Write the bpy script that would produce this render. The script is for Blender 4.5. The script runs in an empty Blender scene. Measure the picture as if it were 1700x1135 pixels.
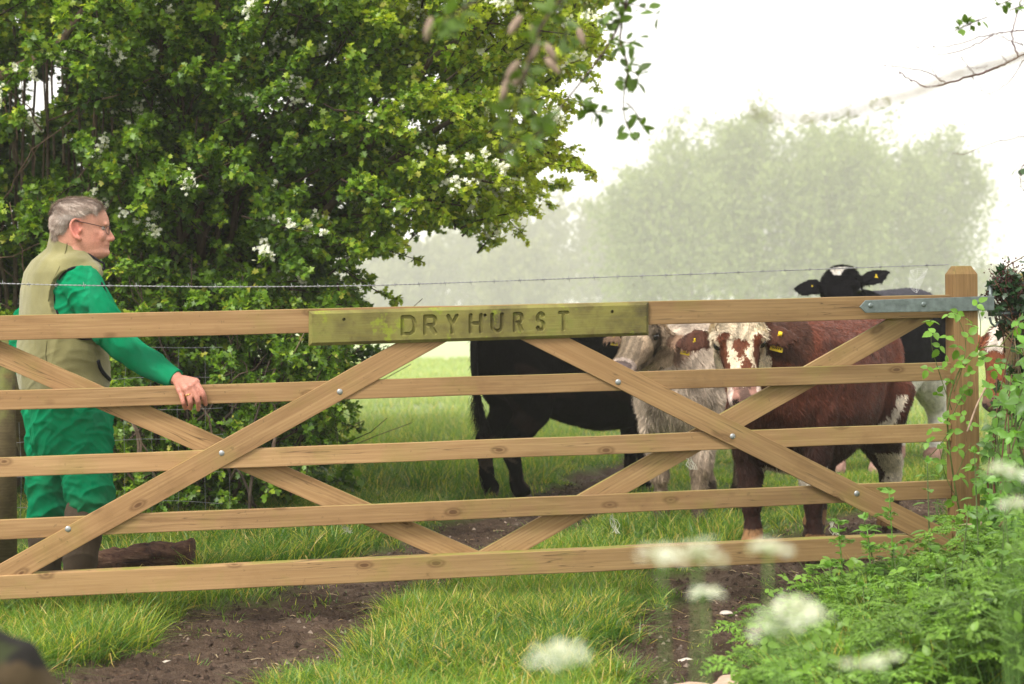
import bpy, math, random
import numpy as np
from mathutils import Vector, Matrix
R = math.radians
random.seed(11)
rng = np.random.default_rng(11)
scene = bpy.context.scene
col = scene.collection

# ------------------------------------------------------------------ camera
FPX, CX, HY, CAMZ, ROLL = 3300.0, 850.0, 470.0, 1.30, R(0.6)
cam_d = bpy.data.cameras.new('camera')
cam = bpy.data.objects.new('camera', cam_d); col.objects.link(cam)
cam_d.sensor_width = 36.0
cam_d.lens = FPX / 1700.0 * 36.0
cam_d.shift_y = -(567.5 - HY) / 1700.0
cam_d.clip_start = 0.1; cam_d.clip_end = 3000
cam.matrix_world = Matrix.Translation((0, 0, CAMZ)) @ Matrix.Rotation(ROLL, 4, 'Y') @ Matrix.Rotation(R(90), 4, 'X')
cam_d.dof.use_dof = True
cam_d.dof.focus_distance = 8.3
cam_d.dof.aperture_fstop = 4.0
scene.camera = cam

# ------------------------------------------------------------------ sky, sun, exposure
SUN_EL, SUN_AZ = 52.0, 215.0     # high soft sun behind the photographer's left shoulder, through mist
world = bpy.data.worlds.new('World'); scene.world = world; world.use_nodes = True
nt = world.node_tree; nt.nodes.clear()
wo = nt.nodes.new('ShaderNodeOutputWorld'); bg = nt.nodes.new('ShaderNodeBackground')
sky = nt.nodes.new('ShaderNodeTexSky'); sky.sky_type = 'NISHITA'; sky.sun_disc = False
sky.sun_elevation = R(SUN_EL); sky.sun_rotation = R(SUN_AZ); sky.dust_density = 6.0; sky.air_density = 1.0
hsv = nt.nodes.new('ShaderNodeHueSaturation'); hsv.inputs['Saturation'].default_value = 0.12
mixw = nt.nodes.new('ShaderNodeMixRGB'); mixw.inputs[0].default_value = 0.72; mixw.inputs[2].default_value = (13.4, 13.0, 12.5, 1)
nt.links.new(sky.outputs[0], hsv.inputs['Color']); nt.links.new(hsv.outputs[0], mixw.inputs[1])
nt.links.new(mixw.outputs[0], bg.inputs[0]); bg.inputs[1].default_value = 0.105
nt.links.new(bg.outputs[0], wo.inputs[0])
sun_d = bpy.data.lights.new('sun', 'SUN'); sun = bpy.data.objects.new('sun', sun_d); col.objects.link(sun)
sun_d.energy = 2.3; sun_d.angle = R(14); sun_d.color = (1.0, 0.96, 0.88)
# direction from which sun comes (azimuth measured like the sky texture: 0 = +Y, clockwise)
sd = Vector((math.sin(R(SUN_AZ)) * math.cos(R(SUN_EL)), math.cos(R(SUN_AZ)) * math.cos(R(SUN_EL)), math.sin(R(SUN_EL))))
sun.rotation_euler = sd.to_track_quat('Z', 'Y').to_euler()
scene.view_settings.view_transform = 'Standard'; scene.view_settings.look = 'None'
scene.view_settings.exposure = 0.80; scene.view_settings.gamma = 1.0
scene.cycles.use_denoising = True
scene.cycles.volume_bounces = 1
scene.cycles.max_bounces = 7; scene.cycles.diffuse_bounces = 3; scene.cycles.transparent_max_bounces = 8
scene.cycles.sample_clamp_indirect = 6.0
scene.render.use_persistent_data = False

# ------------------------------------------------------------------ helpers
CR, SR = math.cos(ROLL), math.sin(ROLL)
def at(px, py, Y):
    """point at depth Y (metres) that lies on photograph pixel px, py"""
    u = (px - CX) / FPX; v = (HY - py) / FPX
    return Vector((Y * (u * CR + v * SR), Y, CAMZ + Y * (-u * SR + v * CR)))
def ground_at(px, py, z=0.0):
    u = (px - CX) / FPX; v = (HY - py) / FPX
    dz = -u * SR + v * CR
    Y = (z - CAMZ) / dz
    return Vector((Y * (u * CR + v * SR), Y, z))

def tag(o, label=None, cat=None, group=None, kind=None):
    if label: o['label'] = label
    if cat: o['category'] = cat
    if group: o['group'] = group
    if kind: o['kind'] = kind
    return o
def empty(name, loc=(0, 0, 0), label=None, cat=None, group=None, rot=None):
    o = bpy.data.objects.new(name, None); col.objects.link(o); o.location = loc
    o.empty_display_size = 0.1
    if rot: o.rotation_euler = rot
    return tag(o, label, cat, group)
def to_local(o):
    return o.matrix_basis.inverted()

def mesh_obj(name, V, T=None, Q=None, mat=None, parent=None, colr=None, smooth=True, world=True, N=None):
    """numpy mesh: V (n,3), T (m,3) tris, Q (k,4) quads, colr (n,3) vertex colours. Vertices in WORLD coordinates unless world=False"""
    V = np.asarray(V, dtype=np.float32).reshape(-1, 3)
    if parent is not None and world:
        M = np.array(parent.matrix_basis.inverted(), dtype=np.float32)
        V = V @ M[:3, :3].T + M[:3, 3]
    T = np.zeros((0, 3), np.int32) if T is None or len(T) == 0 else np.asarray(T, np.int32)
    Q = np.zeros((0, 4), np.int32) if Q is None or len(Q) == 0 else np.asarray(Q, np.int32)
    me = bpy.data.meshes.new(name)
    me.vertices.add(len(V)); me.vertices.foreach_set('co', V.ravel())
    nl = T.size + Q.size
    me.loops.add(nl); me.loops.foreach_set('vertex_index', np.concatenate([T.ravel(), Q.ravel()]).astype(np.int32))
    nf = len(T) + len(Q)
    me.polygons.add(nf)
    st = np.concatenate([np.arange(len(T)) * 3, T.size + np.arange(len(Q)) * 4]).astype(np.int32)
    me.polygons.foreach_set('loop_start', st)
    me.polygons.foreach_set('use_smooth', np.full(nf, smooth))
    if colr is not None:
        c = np.ones((len(V), 4), np.float32); c[:, :3] = colr
        a = me.color_attributes.new('Col', 'FLOAT_COLOR', 'POINT'); a.data.foreach_set('color', c.ravel())
    me.update(); me.validate()
    o = bpy.data.objects.new(name, me); col.objects.link(o)
    if mat: me.materials.append(mat)
    if parent is not None: o.parent = parent
    return o

class MB:
    """collects pieces of one mesh"""
    def __init__(s): s.V = []; s.T = []; s.Q = []; s.C = []; s.n = 0
    def add(s, V, T=None, Q=None, C=None):
        V = np.asarray(V, float).reshape(-1, 3)
        if T is not None and len(T): s.T.append(np.asarray(T, np.int64).reshape(-1, 3) + s.n)
        if Q is not None and len(Q): s.Q.append(np.asarray(Q, np.int64).reshape(-1, 4) + s.n)
        s.V.append(V); s.n += len(V)
        if C is not None:
            C = np.asarray(C, float)
            s.C.append(np.tile(C, (len(V), 1)) if C.ndim == 1 else C)
    def box(s, c, d, M=None, C=None):
        c = np.array(c, float); d = np.array(d, float) / 2
        v = np.array([[x, y, z] for x in (-1, 1) for y in (-1, 1) for z in (-1, 1)], float) * d
        if M is not None: v = v @ np.array(M.to_3x3()).T
        s.add(v + c, None, [[0, 1, 3, 2], [4, 6, 7, 5], [0, 4, 5, 1], [2, 3, 7, 6], [0, 2, 6, 4], [1, 5, 7, 3]], C)
    def tube(s, P, r, n=6, C=None, cap=True):
        P = np.asarray(P, float); k = len(P)
        r = np.full(k, r, float) if np.isscalar(r) else np.asarray(r, float)
        Tn = np.gradient(P, axis=0); Tn /= np.linalg.norm(Tn, axis=1, keepdims=True) + 1e-12
        a = np.array([0, 0, 1.]) if abs(Tn[0][2]) < .9 else np.array([1., 0, 0])
        V = []
        U = np.cross(Tn[0], a); U /= np.linalg.norm(U)
        th = np.arange(n) / n * 2 * np.pi
        for i in range(k):
            U = U - Tn[i] * (U @ Tn[i]); U /= np.linalg.norm(U) + 1e-12
            W = np.cross(Tn[i], U)
            V.append(P[i] + r[i] * (np.cos(th)[:, None] * U + np.sin(th)[:, None] * W))
        V = np.concatenate(V)
        Q = []
        for i in range(k - 1):
            b = i * n
            for j in range(n):
                j2 = (j + 1) % n
                Q.append([b + j, b + j2, b + n + j2, b + n + j])
        T = []
        if cap:
            V = np.vstack([V, P[0], P[-1]]); c0 = k * n
            for j in range(n):
                j2 = (j + 1) % n
                T.append([c0, j2, j]); T.append([c0 + 1, (k - 1) * n + j, (k - 1) * n + j2])
        if C is not None and np.ndim(C) == 2:
            C = np.repeat(np.asarray(C), n, axis=0)
            if cap: C = np.vstack([C, C[0], C[-1]])
        s.add(V, T, Q, C)
    def sphere(s, c, r, nu=12, nv=8, C=None, M=None):
        r = np.array([r] * 3 if np.isscalar(r) else r, float)
        V = []
        for i in range(nv + 1):
            ph = math.pi * i / nv
            for j in range(nu):
                t = 2 * math.pi * j / nu
                V.append([math.sin(ph) * math.cos(t), math.sin(ph) * math.sin(t), math.cos(ph)])
        V = np.array(V) * r
        if M is not None: V = V @ np.array(M.to_3x3()).T
        Q = [[i * nu + j, (i + 1) * nu + j, (i + 1) * nu + (j + 1) % nu, i * nu + (j + 1) % nu] for i in range(nv) for j in range(nu)]
        s.add(V + np.array(c), None, Q, C)
    def build(s, name, mat, parent=None, smooth=True, world=True):
        if not s.V: return None
        return mesh_obj(name, np.concatenate(s.V), np.concatenate(s.T) if s.T else None, np.concatenate(s.Q) if s.Q else None,
                        mat, parent, np.concatenate(s.C) if s.C else None, smooth, world)

# --- value noise in numpy
_perm = np.random.default_rng(5).random((256, 256))
def vnoise(x, y):
    x = np.asarray(x, float); y = np.asarray(y, float)
    xi = np.floor(x).astype(int); yi = np.floor(y).astype(int)
    fx = x - xi; fy = y - yi; fx = fx * fx * (3 - 2 * fx); fy = fy * fy * (3 - 2 * fy)
    g = lambda a, b: _perm[a % 256, b % 256]
    return (g(xi, yi) * (1 - fx) + g(xi + 1, yi) * fx) * (1 - fy) + (g(xi, yi + 1) * (1 - fx) + g(xi + 1, yi + 1) * fx) * fy
def fbm(x, y, o=4):
    s = 0; a = .5; t = 0
    for i in range(o):
        s = s + a * vnoise(x * 2 ** i + 17.3 * i, y * 2 ** i + 9.1 * i); t += a; a *= .5
    return s / t
def sstep(a, b, x):
    t = np.clip((np.asarray(x, float) - a) / (b - a), 0, 1); return t * t * (3 - 2 * t)
def vnoise3(p):
    return (vnoise(p[:, 0] + p[:, 2] * 1.7, p[:, 1] - p[:, 2] * .6) + vnoise(p[:, 1] * 1.1 + 31.7 + p[:, 0] * .4, p[:, 2] * 1.3 + 5.1)) / 2
def bez(pts, n):
    """smooth curve through control points (Catmull-Rom)"""
    P = np.array([list(p) for p in pts], float); P = np.vstack([2 * P[0] - P[1], P, 2 * P[-1] - P[-2]])
    out = []; m = len(P) - 3
    for t in np.linspace(0, m - 1e-6, n):
        i = int(t); f = t - i
        a, b, c, d = P[i:i + 4]
        out.append(.5 * ((2 * b) + (c - a) * f + (2 * a - 5 * b + 4 * c - d) * f * f + (3 * b - a - 3 * c + d) * f ** 3))
    return np.array(out)

# ------------------------------------------------------------------ material helpers
class NT:
    def __init__(s, name):
        s.m = bpy.data.materials.new(name); s.m.use_nodes = True; s.t = s.m.node_tree; s.t.nodes.clear()
        s.out = s.t.nodes.new('ShaderNodeOutputMaterial')
    def n(s, kind, **kw):
        nd = s.t.nodes.new(kind)
        for k, v in kw.items():
            if k.startswith('i_'):
                key = k[2:].replace('_', ' ')
                nd.inputs[key].default_value = v
            else: setattr(nd, k, v)
        return nd
    def l(s, a, b): s.t.links.new(a, b)
    def bsdf(s, rough=.6, spec=.3, **kw):
        b = s.n('ShaderNodeBsdfPrincipled'); b.inputs['Roughness'].default_value = rough
        b.inputs['Specular IOR Level'].default_value = spec
        s.l(b.outputs[0], s.out.inputs[0]); return b
    def coords(s, scale=(1, 1, 1), src='Object', rnd=False):
        tc = s.n('ShaderNodeTexCoord'); mp = s.n('ShaderNodeMapping'); mp.inputs['Scale'].default_value = scale
        s.l(tc.outputs[src], mp.inputs[0])
        if rnd:
            oi = s.n('ShaderNodeObjectInfo'); mu = s.n('ShaderNodeMath', operation='MULTIPLY'); mu.inputs[1].default_value = 37.0
            s.l(oi.outputs['Random'], mu.inputs[0]); cb = s.n('ShaderNodeCombineXYZ')
            s.l(mu.outputs[0], cb.inputs[0]); s.l(mu.outputs[0], cb.inputs[1]); s.l(mu.outputs[0], cb.inputs[2])
            s.l(cb.outputs[0], mp.inputs['Location'])
        return mp.outputs[0]
    def noise(s, vec, scale=5, detail=4, rough=.55, dist=0):
        nd = s.n('ShaderNodeTexNoise'); nd.inputs['Scale'].default_value = scale; nd.inputs['Detail'].default_value = detail
        nd.inputs['Roughness'].default_value = rough; nd.inputs['Distortion'].default_value = dist
        if vec is not None: s.l(vec, nd.inputs['Vector'])
        return nd.outputs['Fac']
    def ramp(s, fac, stops):
        r = s.n('ShaderNodeValToRGB'); e = r.color_ramp.elements
        while len(e) > 1: e.remove(e[-1])
        e[0].position = stops[0][0]; e[0].color = tuple(stops[0][1]) + (1,) if len(stops[0][1]) == 3 else stops[0][1]
        for p, c in stops[1:]:
            k = e.new(p); k.color = tuple(c) + (1,) if len(c) == 3 else c
        s.l(fac, r.inputs[0]); return r.outputs[0]
    def g(s, fac, a, b):   # grey ramp 0..1
        return s.ramp(fac, [(a, (0, 0, 0)), (b, (1, 1, 1))])
    def mix(s, fac, a, b, mode='MIX'):
        m = s.n('ShaderNodeMixRGB', blend_type=mode)
        for i, v in ((0, fac), (1, a), (2, b)):
            if isinstance(v, (int, float)): m.inputs[i].default_value = v
            elif isinstance(v, tuple): m.inputs[i].default_value = v + (1,) if len(v) == 3 else v
            else: s.l(v, m.inputs[i])
        return m.outputs[0]
    def math(s, op, a, b=None, clamp=False):
        m = s.n('ShaderNodeMath', operation=op); m.use_clamp = clamp
        for i, v in ((0, a), (1, b)):
            if v is None: continue
            if isinstance(v, (int, float)): m.inputs[i].default_value = v
            else: s.l(v, m.inputs[i])
        return m.outputs[0]
    def bump(s, h, b, strength=.3, dist=.01):
        bp = s.n('ShaderNodeBump'); bp.inputs['Strength'].default_value = strength; bp.inputs['Distance'].default_value = dist
        s.l(h, bp.inputs['Height']); s.l(bp.outputs[0], b.inputs['Normal']); return bp
    def attr(s, name='Col'):
        a = s.n('ShaderNodeAttribute'); a.attribute_name = name; return a.outputs['Color']

def leaf_mat(name, trans=.35, rough=.45, spec=.35, tint=(1, 1, 1)):
    s = NT(name)
    b = s.n('ShaderNodeBsdfPrincipled'); b.inputs['Roughness'].default_value = rough; b.inputs['Specular IOR Level'].default_value = spec
    c = s.attr()
    if tint != (1, 1, 1): c = s.mix(1.0, c, tint, 'MULTIPLY')
    s.l(c, b.inputs['Base Color'])
    tr = s.n('ShaderNodeBsdfTranslucent')
    c2 = s.mix(1.0, c, (1.25, 1.3, .5), 'MULTIPLY'); s.l(c2, tr.inputs['Color'])
    mx = s.n('ShaderNodeMixShader'); mx.inputs[0].default_value = trans
    s.l(b.outputs[0], mx.inputs[1]); s.l(tr.outputs[0], mx.inputs[2]); s.l(mx.outputs[0], s.out.inputs[0])
    return s.m
def vcol_mat(name, rough=.8, spec=.2, noise_amt=.25, nscale=30, bumps=0, sheen=0):
    s = NT(name); b = s.bsdf(rough, spec)
    v = s.coords(); nz = s.noise(v, nscale, 5)
    c = s.mix(noise_amt, s.attr(), s.mix(1.0, s.attr(), s.ramp(nz, [(.3, (.4, .4, .4)), (.7, (1.5, 1.5, 1.5))]), 'MULTIPLY'))
    s.l(c, b.inputs['Base Color'])
    if bumps: s.bump(nz, b, bumps, .01)
    if sheen: b.inputs['Sheen Weight'].default_value = sheen
    return s.m
def flat_mat(name, c, rough=.6, spec=.3, metal=0, var=.15, scale=20, bump=0):
    s = NT(name); b = s.bsdf(rough, spec); b.inputs['Metallic'].default_value = metal
    v = s.coords(); nz = s.noise(v, scale, 5)
    lo = tuple(x * (1 - var) for x in c); hi = tuple(min(1, x * (1 + var)) for x in c)
    s.l(s.ramp(nz, [(.3, lo), (.7, hi)]), b.inputs['Base Color'])
    if bump: s.bump(nz, b, bump, .01)
    return s.m

# ------------------------------------------------------------------ ground: one sheet
# wheel ruts and trodden mud, as polylines on the ground (x, y, half width)
def gp(px, py): p = ground_at(px, py); return (p.x, p.y)
MUD = []
def mudline(pts):  # (px,py,halfwidth m)
    MUD.append([(*gp(a, b), w) for a, b, w in pts])
mudline([(150, 1180, .56), (340, 1085, .46), (465, 1020, .42), (620, 950, .38), (800, 885, .40), (900, 850, .35), (990, 805, .30), (1060, 760, .15)])
mudline([(1170, 1180, .36), (1170, 1080, .36), (1240, 1010, .46), (1320, 950, .56), (1410, 885, .40), (1480, 850, .30), (1560, 800, .12)])
def mud_mask(x, y):
    x = np.asarray(x, float); y = np.asarray(y, float); best = np.full(x.shape, -9.0)
    for L in MUD:
        for (x0, y0, w0), (x1, y1, w1) in zip(L[:-1], L[1:]):
            dx, dy = x1 - x0, y1 - y0; t = np.clip(((x - x0) * dx + (y - y0) * dy) / (dx * dx + dy * dy), 0, 1)
            d = np.hypot(x - x0 - t * dx, y - y0 - t * dy)
            best = np.maximum(best, (w0 + (w1 - w0) * t) - d)
    best = best + (fbm(x * 3.1, y * 2.3, 4) - .5) * .55
    return sstep(-.06, .10, best)
def bank(x, y):   # the verge rises to the right, near side of the gate post, and under the hedge on the left
    e = sstep(1.15, 2.6, x + (7.6 - y) * .10) * sstep(9.6, 8.0, y) * .22
    e += sstep(-.5, -3.0, x + (y - 9.8) * .25) * sstep(9.2, 10.5, y) * .12
    return e
def height(x, y, m=None):
    if m is None: m = mud_mask(x, y)
    near = np.exp(-np.maximum(np.hypot(x, y) - 30, 0) / 60)
    h = (fbm(x * .7 + 3, y * .7, 3) - .5) * .07 + (fbm(x * 4, y * 4, 3) - .5) * .03
    rough = ((fbm(x * 9, y * 9, 4) - .5) * .055 + (np.abs(fbm(x * 7 + 60, y * 10, 3) - .5) - .1) * -.09 + (vnoise(x * 26, y * 26) - .5) * .014) * m
    d_ = np.maximum(np.asarray(y, float) - 16, 0); slope = -.0195 * d_ * d_ / (d_ + 10)      # the field falls away gently into the mist
    return (h + rough - .035 * m) * near + bank(x, y) + slope
def spaced(lo, hi, d, far_lo, far_hi, k=1.22):
    a = list(np.arange(lo, hi + 1e-6, d)); s = d; v = a[-1]
    while v < far_hi: s *= k; v += s; a.append(min(v, far_hi))
    s = d; v = a[0]; b = []
    while v > far_lo: s *= k; v -= s; b.append(max(v, far_lo))
    return np.array(b[::-1] + a)
GX = spaced(-4.2, 4.2, .035, -500, 500); GY = spaced(5.6, 15.5, .04, -30, 760)
XX, YY = np.meshgrid(GX, GY, indexing='ij')
MM = mud_mask(XX, YY); ZZ = height(XX, YY, MM)
nx, ny = XX.shape
idx = np.arange(nx * ny).reshape(nx, ny)
Qg = np.stack([idx[:-1, :-1], idx[1:, :-1], idx[1:, 1:], idx[:-1, 1:]], -1).reshape(-1, 4)
s = NT('ground_soil_and_turf')
b = s.bsdf(.95, .1)
v = s.coords(src='Object')
n1 = s.noise(v, 2.2, 6, .6); n2 = s.noise(v, 28, 6, .65); n3 = s.noise(v, 110, 3, .6)
mudc = s.ramp(n1, [(.3, (.050, .032, .021)), (.55, (.125, .085, .060)), (.75, (.19, .14, .105))])
mudc = s.mix(s.g(n2, .35, .75), mudc, (.045, .028, .019))
mudc = s.mix(s.g(n3, .62, .72), mudc, (.22, .175, .135))
gr = s.ramp(n1, [(.3, (.055, .085, .018)), (.7, (.10, .145, .032))])
gr = s.mix(s.g(n2, .4, .8), gr, (.13, .15, .045))
# the far field: no blades modelled, haze painted in as a paler turf colour
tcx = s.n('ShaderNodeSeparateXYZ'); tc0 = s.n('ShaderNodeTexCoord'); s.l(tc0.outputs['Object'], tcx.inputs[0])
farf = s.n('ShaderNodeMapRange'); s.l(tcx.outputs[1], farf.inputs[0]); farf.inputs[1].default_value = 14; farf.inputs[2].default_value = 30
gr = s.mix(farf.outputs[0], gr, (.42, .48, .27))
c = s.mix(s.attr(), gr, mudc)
s.l(c, b.inputs['Base Color'])
hs = s.math('ADD', s.math('MULTIPLY', n2, 1.0), s.math('MULTIPLY', n3, .4))
s.bump(hs, b, 1.0, .035)
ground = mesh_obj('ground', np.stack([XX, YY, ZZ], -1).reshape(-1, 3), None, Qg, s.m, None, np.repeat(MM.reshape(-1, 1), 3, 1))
tag(ground, 'muddy wheel-rutted track and grass field floor running under the gate', 'ground', kind='structure')
def gz(x, y):
    return height(np.asarray(x, float), np.asarray(y, float))
def gz1(x, y): return float(height(np.array([x], float), np.array([y], float))[0])

# ------------------------------------------------------------------ grass (stuff)
M_grass = leaf_mat('grass_blade', .45, .38, .5)
def blades(n_tuft_pts, per, hfun, wfun, spread, lean, colfun, seg=3, rs=rng):
    """n tufts (x,y) -> arrays of curved tapering blades"""
    T = np.repeat(n_tuft_pts, per, axis=0); n = len(T)
    th = rs.random(n) * 2 * np.pi; rr = np.sqrt(rs.random(n)) * spread
    x = T[:, 0] + rr * np.cos(th); y = T[:, 1] + rr * np.sin(th)
    z = gz(x, y) - .008
    hs = hfun(x, y, n); w = wfun(x, y, n)
    a = th + rs.normal(0, 1.25, n)                          # lean outwards from the tuft
    ln = lean * (rs.random(n) * .9 + .15) * (0.4 + rr / spread)
    bend = rs.random(n) * 1.5 + .15
    d = np.stack([np.cos(a), np.sin(a)], 1)
    fa = rs.random(n) * 2 * np.pi; side = np.stack([np.cos(fa), np.sin(fa)], 1)
    V = np.zeros((n, 2 * seg + 1, 3))
    for k in range(seg + 1):
        t = k / seg
        off = ln * (t * .55 + bend * t * t) * hs
        up = hs * t * np.sqrt(np.clip(1 - (ln * bend * t * .62) ** 2, .12, 1))
        c3 = np.stack([x + d[:, 0] * off, y + d[:, 1] * off, z + up], 1)
        ww = w * (1 - t ** 1.6) * .5 * (1 if k else .8)
        if k < seg:
            V[:, 2 * k, :] = c3; V[:, 2 * k + 1, :] = c3
            V[:, 2 * k, :2] += side * ww[:, None]; V[:, 2 * k + 1, :2] -= side * ww[:, None]
        else: V[:, 2 * seg, :] = c3
    c0 = colfun(x, y, n)
    C = np.zeros_like(V)
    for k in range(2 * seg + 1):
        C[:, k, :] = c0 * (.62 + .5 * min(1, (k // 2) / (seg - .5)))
    base = (np.arange(n) * (2 * seg + 1))[:, None]
    Q = np.concatenate([base + np.array([[2 * k, 2 * k + 1, 2 * k + 3, 2 * k + 2]]) for k in range(seg - 1)])
    Tr = base + np.array([[2 * seg - 2, 2 * seg - 1, 2 * seg]])
    return V.reshape(-1, 3), Tr, Q, C.reshape(-1, 3)
def sample_wedge(n, y0, y1, p=1.0, margin=.45):
    """random ground points in the camera's field, density ~ 1/Y^p relative to uniform"""
    Y = y0 + (y1 - y0) * rng.random(n * 4)
    wgt = Y ** (1 - p); Y = Y[rng.random(len(Y)) < wgt / wgt.max()][:n]
    X = (rng.random(len(Y)) * 2 - 1) * (Y * .2576 + margin)
    return np.stack([X, Y], 1)
def grass_col(x, y, n):
    f = np.clip((fbm(x * 1.6 + 40, y * 1.3, 3) - .5) * 2.4 + .42, 0, 1); q = rng.random(n)
    lush = np.array([.060, .150, .018]); mid = np.array([.150, .265, .032]); yel = np.array([.36, .40, .050]); straw = np.array([.55, .40, .13])
    t = np.clip(f + rng.normal(0, .22, n), 0, 1)[:, None]
    c = lush * (1 - t) + mid * t
    c = np.where((q < .17)[:, None], yel * (.8 + .4 * rng.random((n, 1))), c)
    straw_p = .085 + .05 * (fbm(x * 2, y * 2 + 9, 2) > .6)
    c = np.where((q > 1 - straw_p)[:, None], straw * (.7 + .6 * rng.random((n, 1))), c)
    far = sstep(12, 26, y)[:, None]      # haze painted into the blade colour, paler out in the open field
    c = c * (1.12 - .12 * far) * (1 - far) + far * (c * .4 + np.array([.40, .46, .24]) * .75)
    return c
def keep_grass(P, thr=.5):
    m = mud_mask(P[:, 0], P[:, 1])
    return P[(m < thr) | (rng.random(len(P)) < .05)]
GB = MB()
# short sward everywhere
P = keep_grass(sample_wedge(17500, 6.0, 15.0, 1.2))
hf = lambda x, y, n: (.028 + .10 * fbm(x * 1.7, y * 1.7, 3) ** 1.6 * (0.6 + .9 * rng.random(n))) * (1 - .55 * np.clip(mud_mask(x, y) * 1.6, 0, 1)) * (.75 + .25 * sstep(10, 8, y))
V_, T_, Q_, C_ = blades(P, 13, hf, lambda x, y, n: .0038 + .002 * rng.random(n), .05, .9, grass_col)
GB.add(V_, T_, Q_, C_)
# long soft tufts: centre strip, left verge, hedge foot
def tuft_region(poly_px, n):
    P = []
    xs = [gp(a, b) for a, b in poly_px]; xs = np.array(xs)
    mn, mx = xs.min(0), xs.max(0)
    while len(P) < n:
        q = mn + (mx - mn) * rng.random(2); ins = False; j = len(xs) - 1
        for i in range(len(xs)):
            if (xs[i][1] > q[1]) != (xs[j][1] > q[1]) and q[0] < (xs[j][0] - xs[i][0]) * (q[1] - xs[i][1]) / (xs[j][1] - xs[i][1]) + xs[i][0]: ins = not ins
            j = i
        if ins: P.append(q)
    P = np.array(P); return P[mud_mask(P[:, 0], P[:, 1]) < .45]
tr = [
    (tuft_region([(-60, 1200), (-60, 1015), (300, 1010), (330, 1022), (240, 1060), (200, 1140), (120, 1200)], 330), 46, .065, .085, 1.3),
    (tuft_region([(590, 1022), (1080, 985), (1120, 1040), (1050, 1200), (380, 1200), (440, 1090)], 760), 36, .042, .075, 1.3),
    (tuft_region([(200, 905), (560, 835), (760, 850), (560, 925), (330, 965), (200, 960)], 420), 34, .08, .09, 1.1),
    (tuft_region([(560, 700), (980, 690), (960, 760), (860, 830), (560, 830)], 520), 22, .10, .10, .8),
    (tuft_region([(900, 900), (1180, 865), (1280, 880), (1200, 920), (960, 960), (850, 950)], 260), 30, .075, .08, .9),
    (tuft_region([(1230, 1030), (1440, 960), (1560, 960), (1500, 1060), (1380, 1200), (1180, 1200)], 420), 30, .08, .09, 1.1),
    (tuft_region([(1380, 800), (1600, 780), (1600, 860), (1450, 890), (1300, 880)], 300), 20, .055, .07, .8),
]
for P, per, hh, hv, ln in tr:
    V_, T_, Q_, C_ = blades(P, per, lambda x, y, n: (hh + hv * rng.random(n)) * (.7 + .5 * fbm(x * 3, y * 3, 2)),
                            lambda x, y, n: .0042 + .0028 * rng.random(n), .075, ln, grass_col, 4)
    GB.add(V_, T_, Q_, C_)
# farther field, coarser blades
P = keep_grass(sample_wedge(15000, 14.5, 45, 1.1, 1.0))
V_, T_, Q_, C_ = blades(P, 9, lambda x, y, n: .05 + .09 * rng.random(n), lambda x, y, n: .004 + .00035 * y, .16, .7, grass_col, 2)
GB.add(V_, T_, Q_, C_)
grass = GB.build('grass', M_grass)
tag(grass, 'uneven wet meadow grass with yellow straw blades covering the field and track verges', 'grass', kind='stuff')

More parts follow.
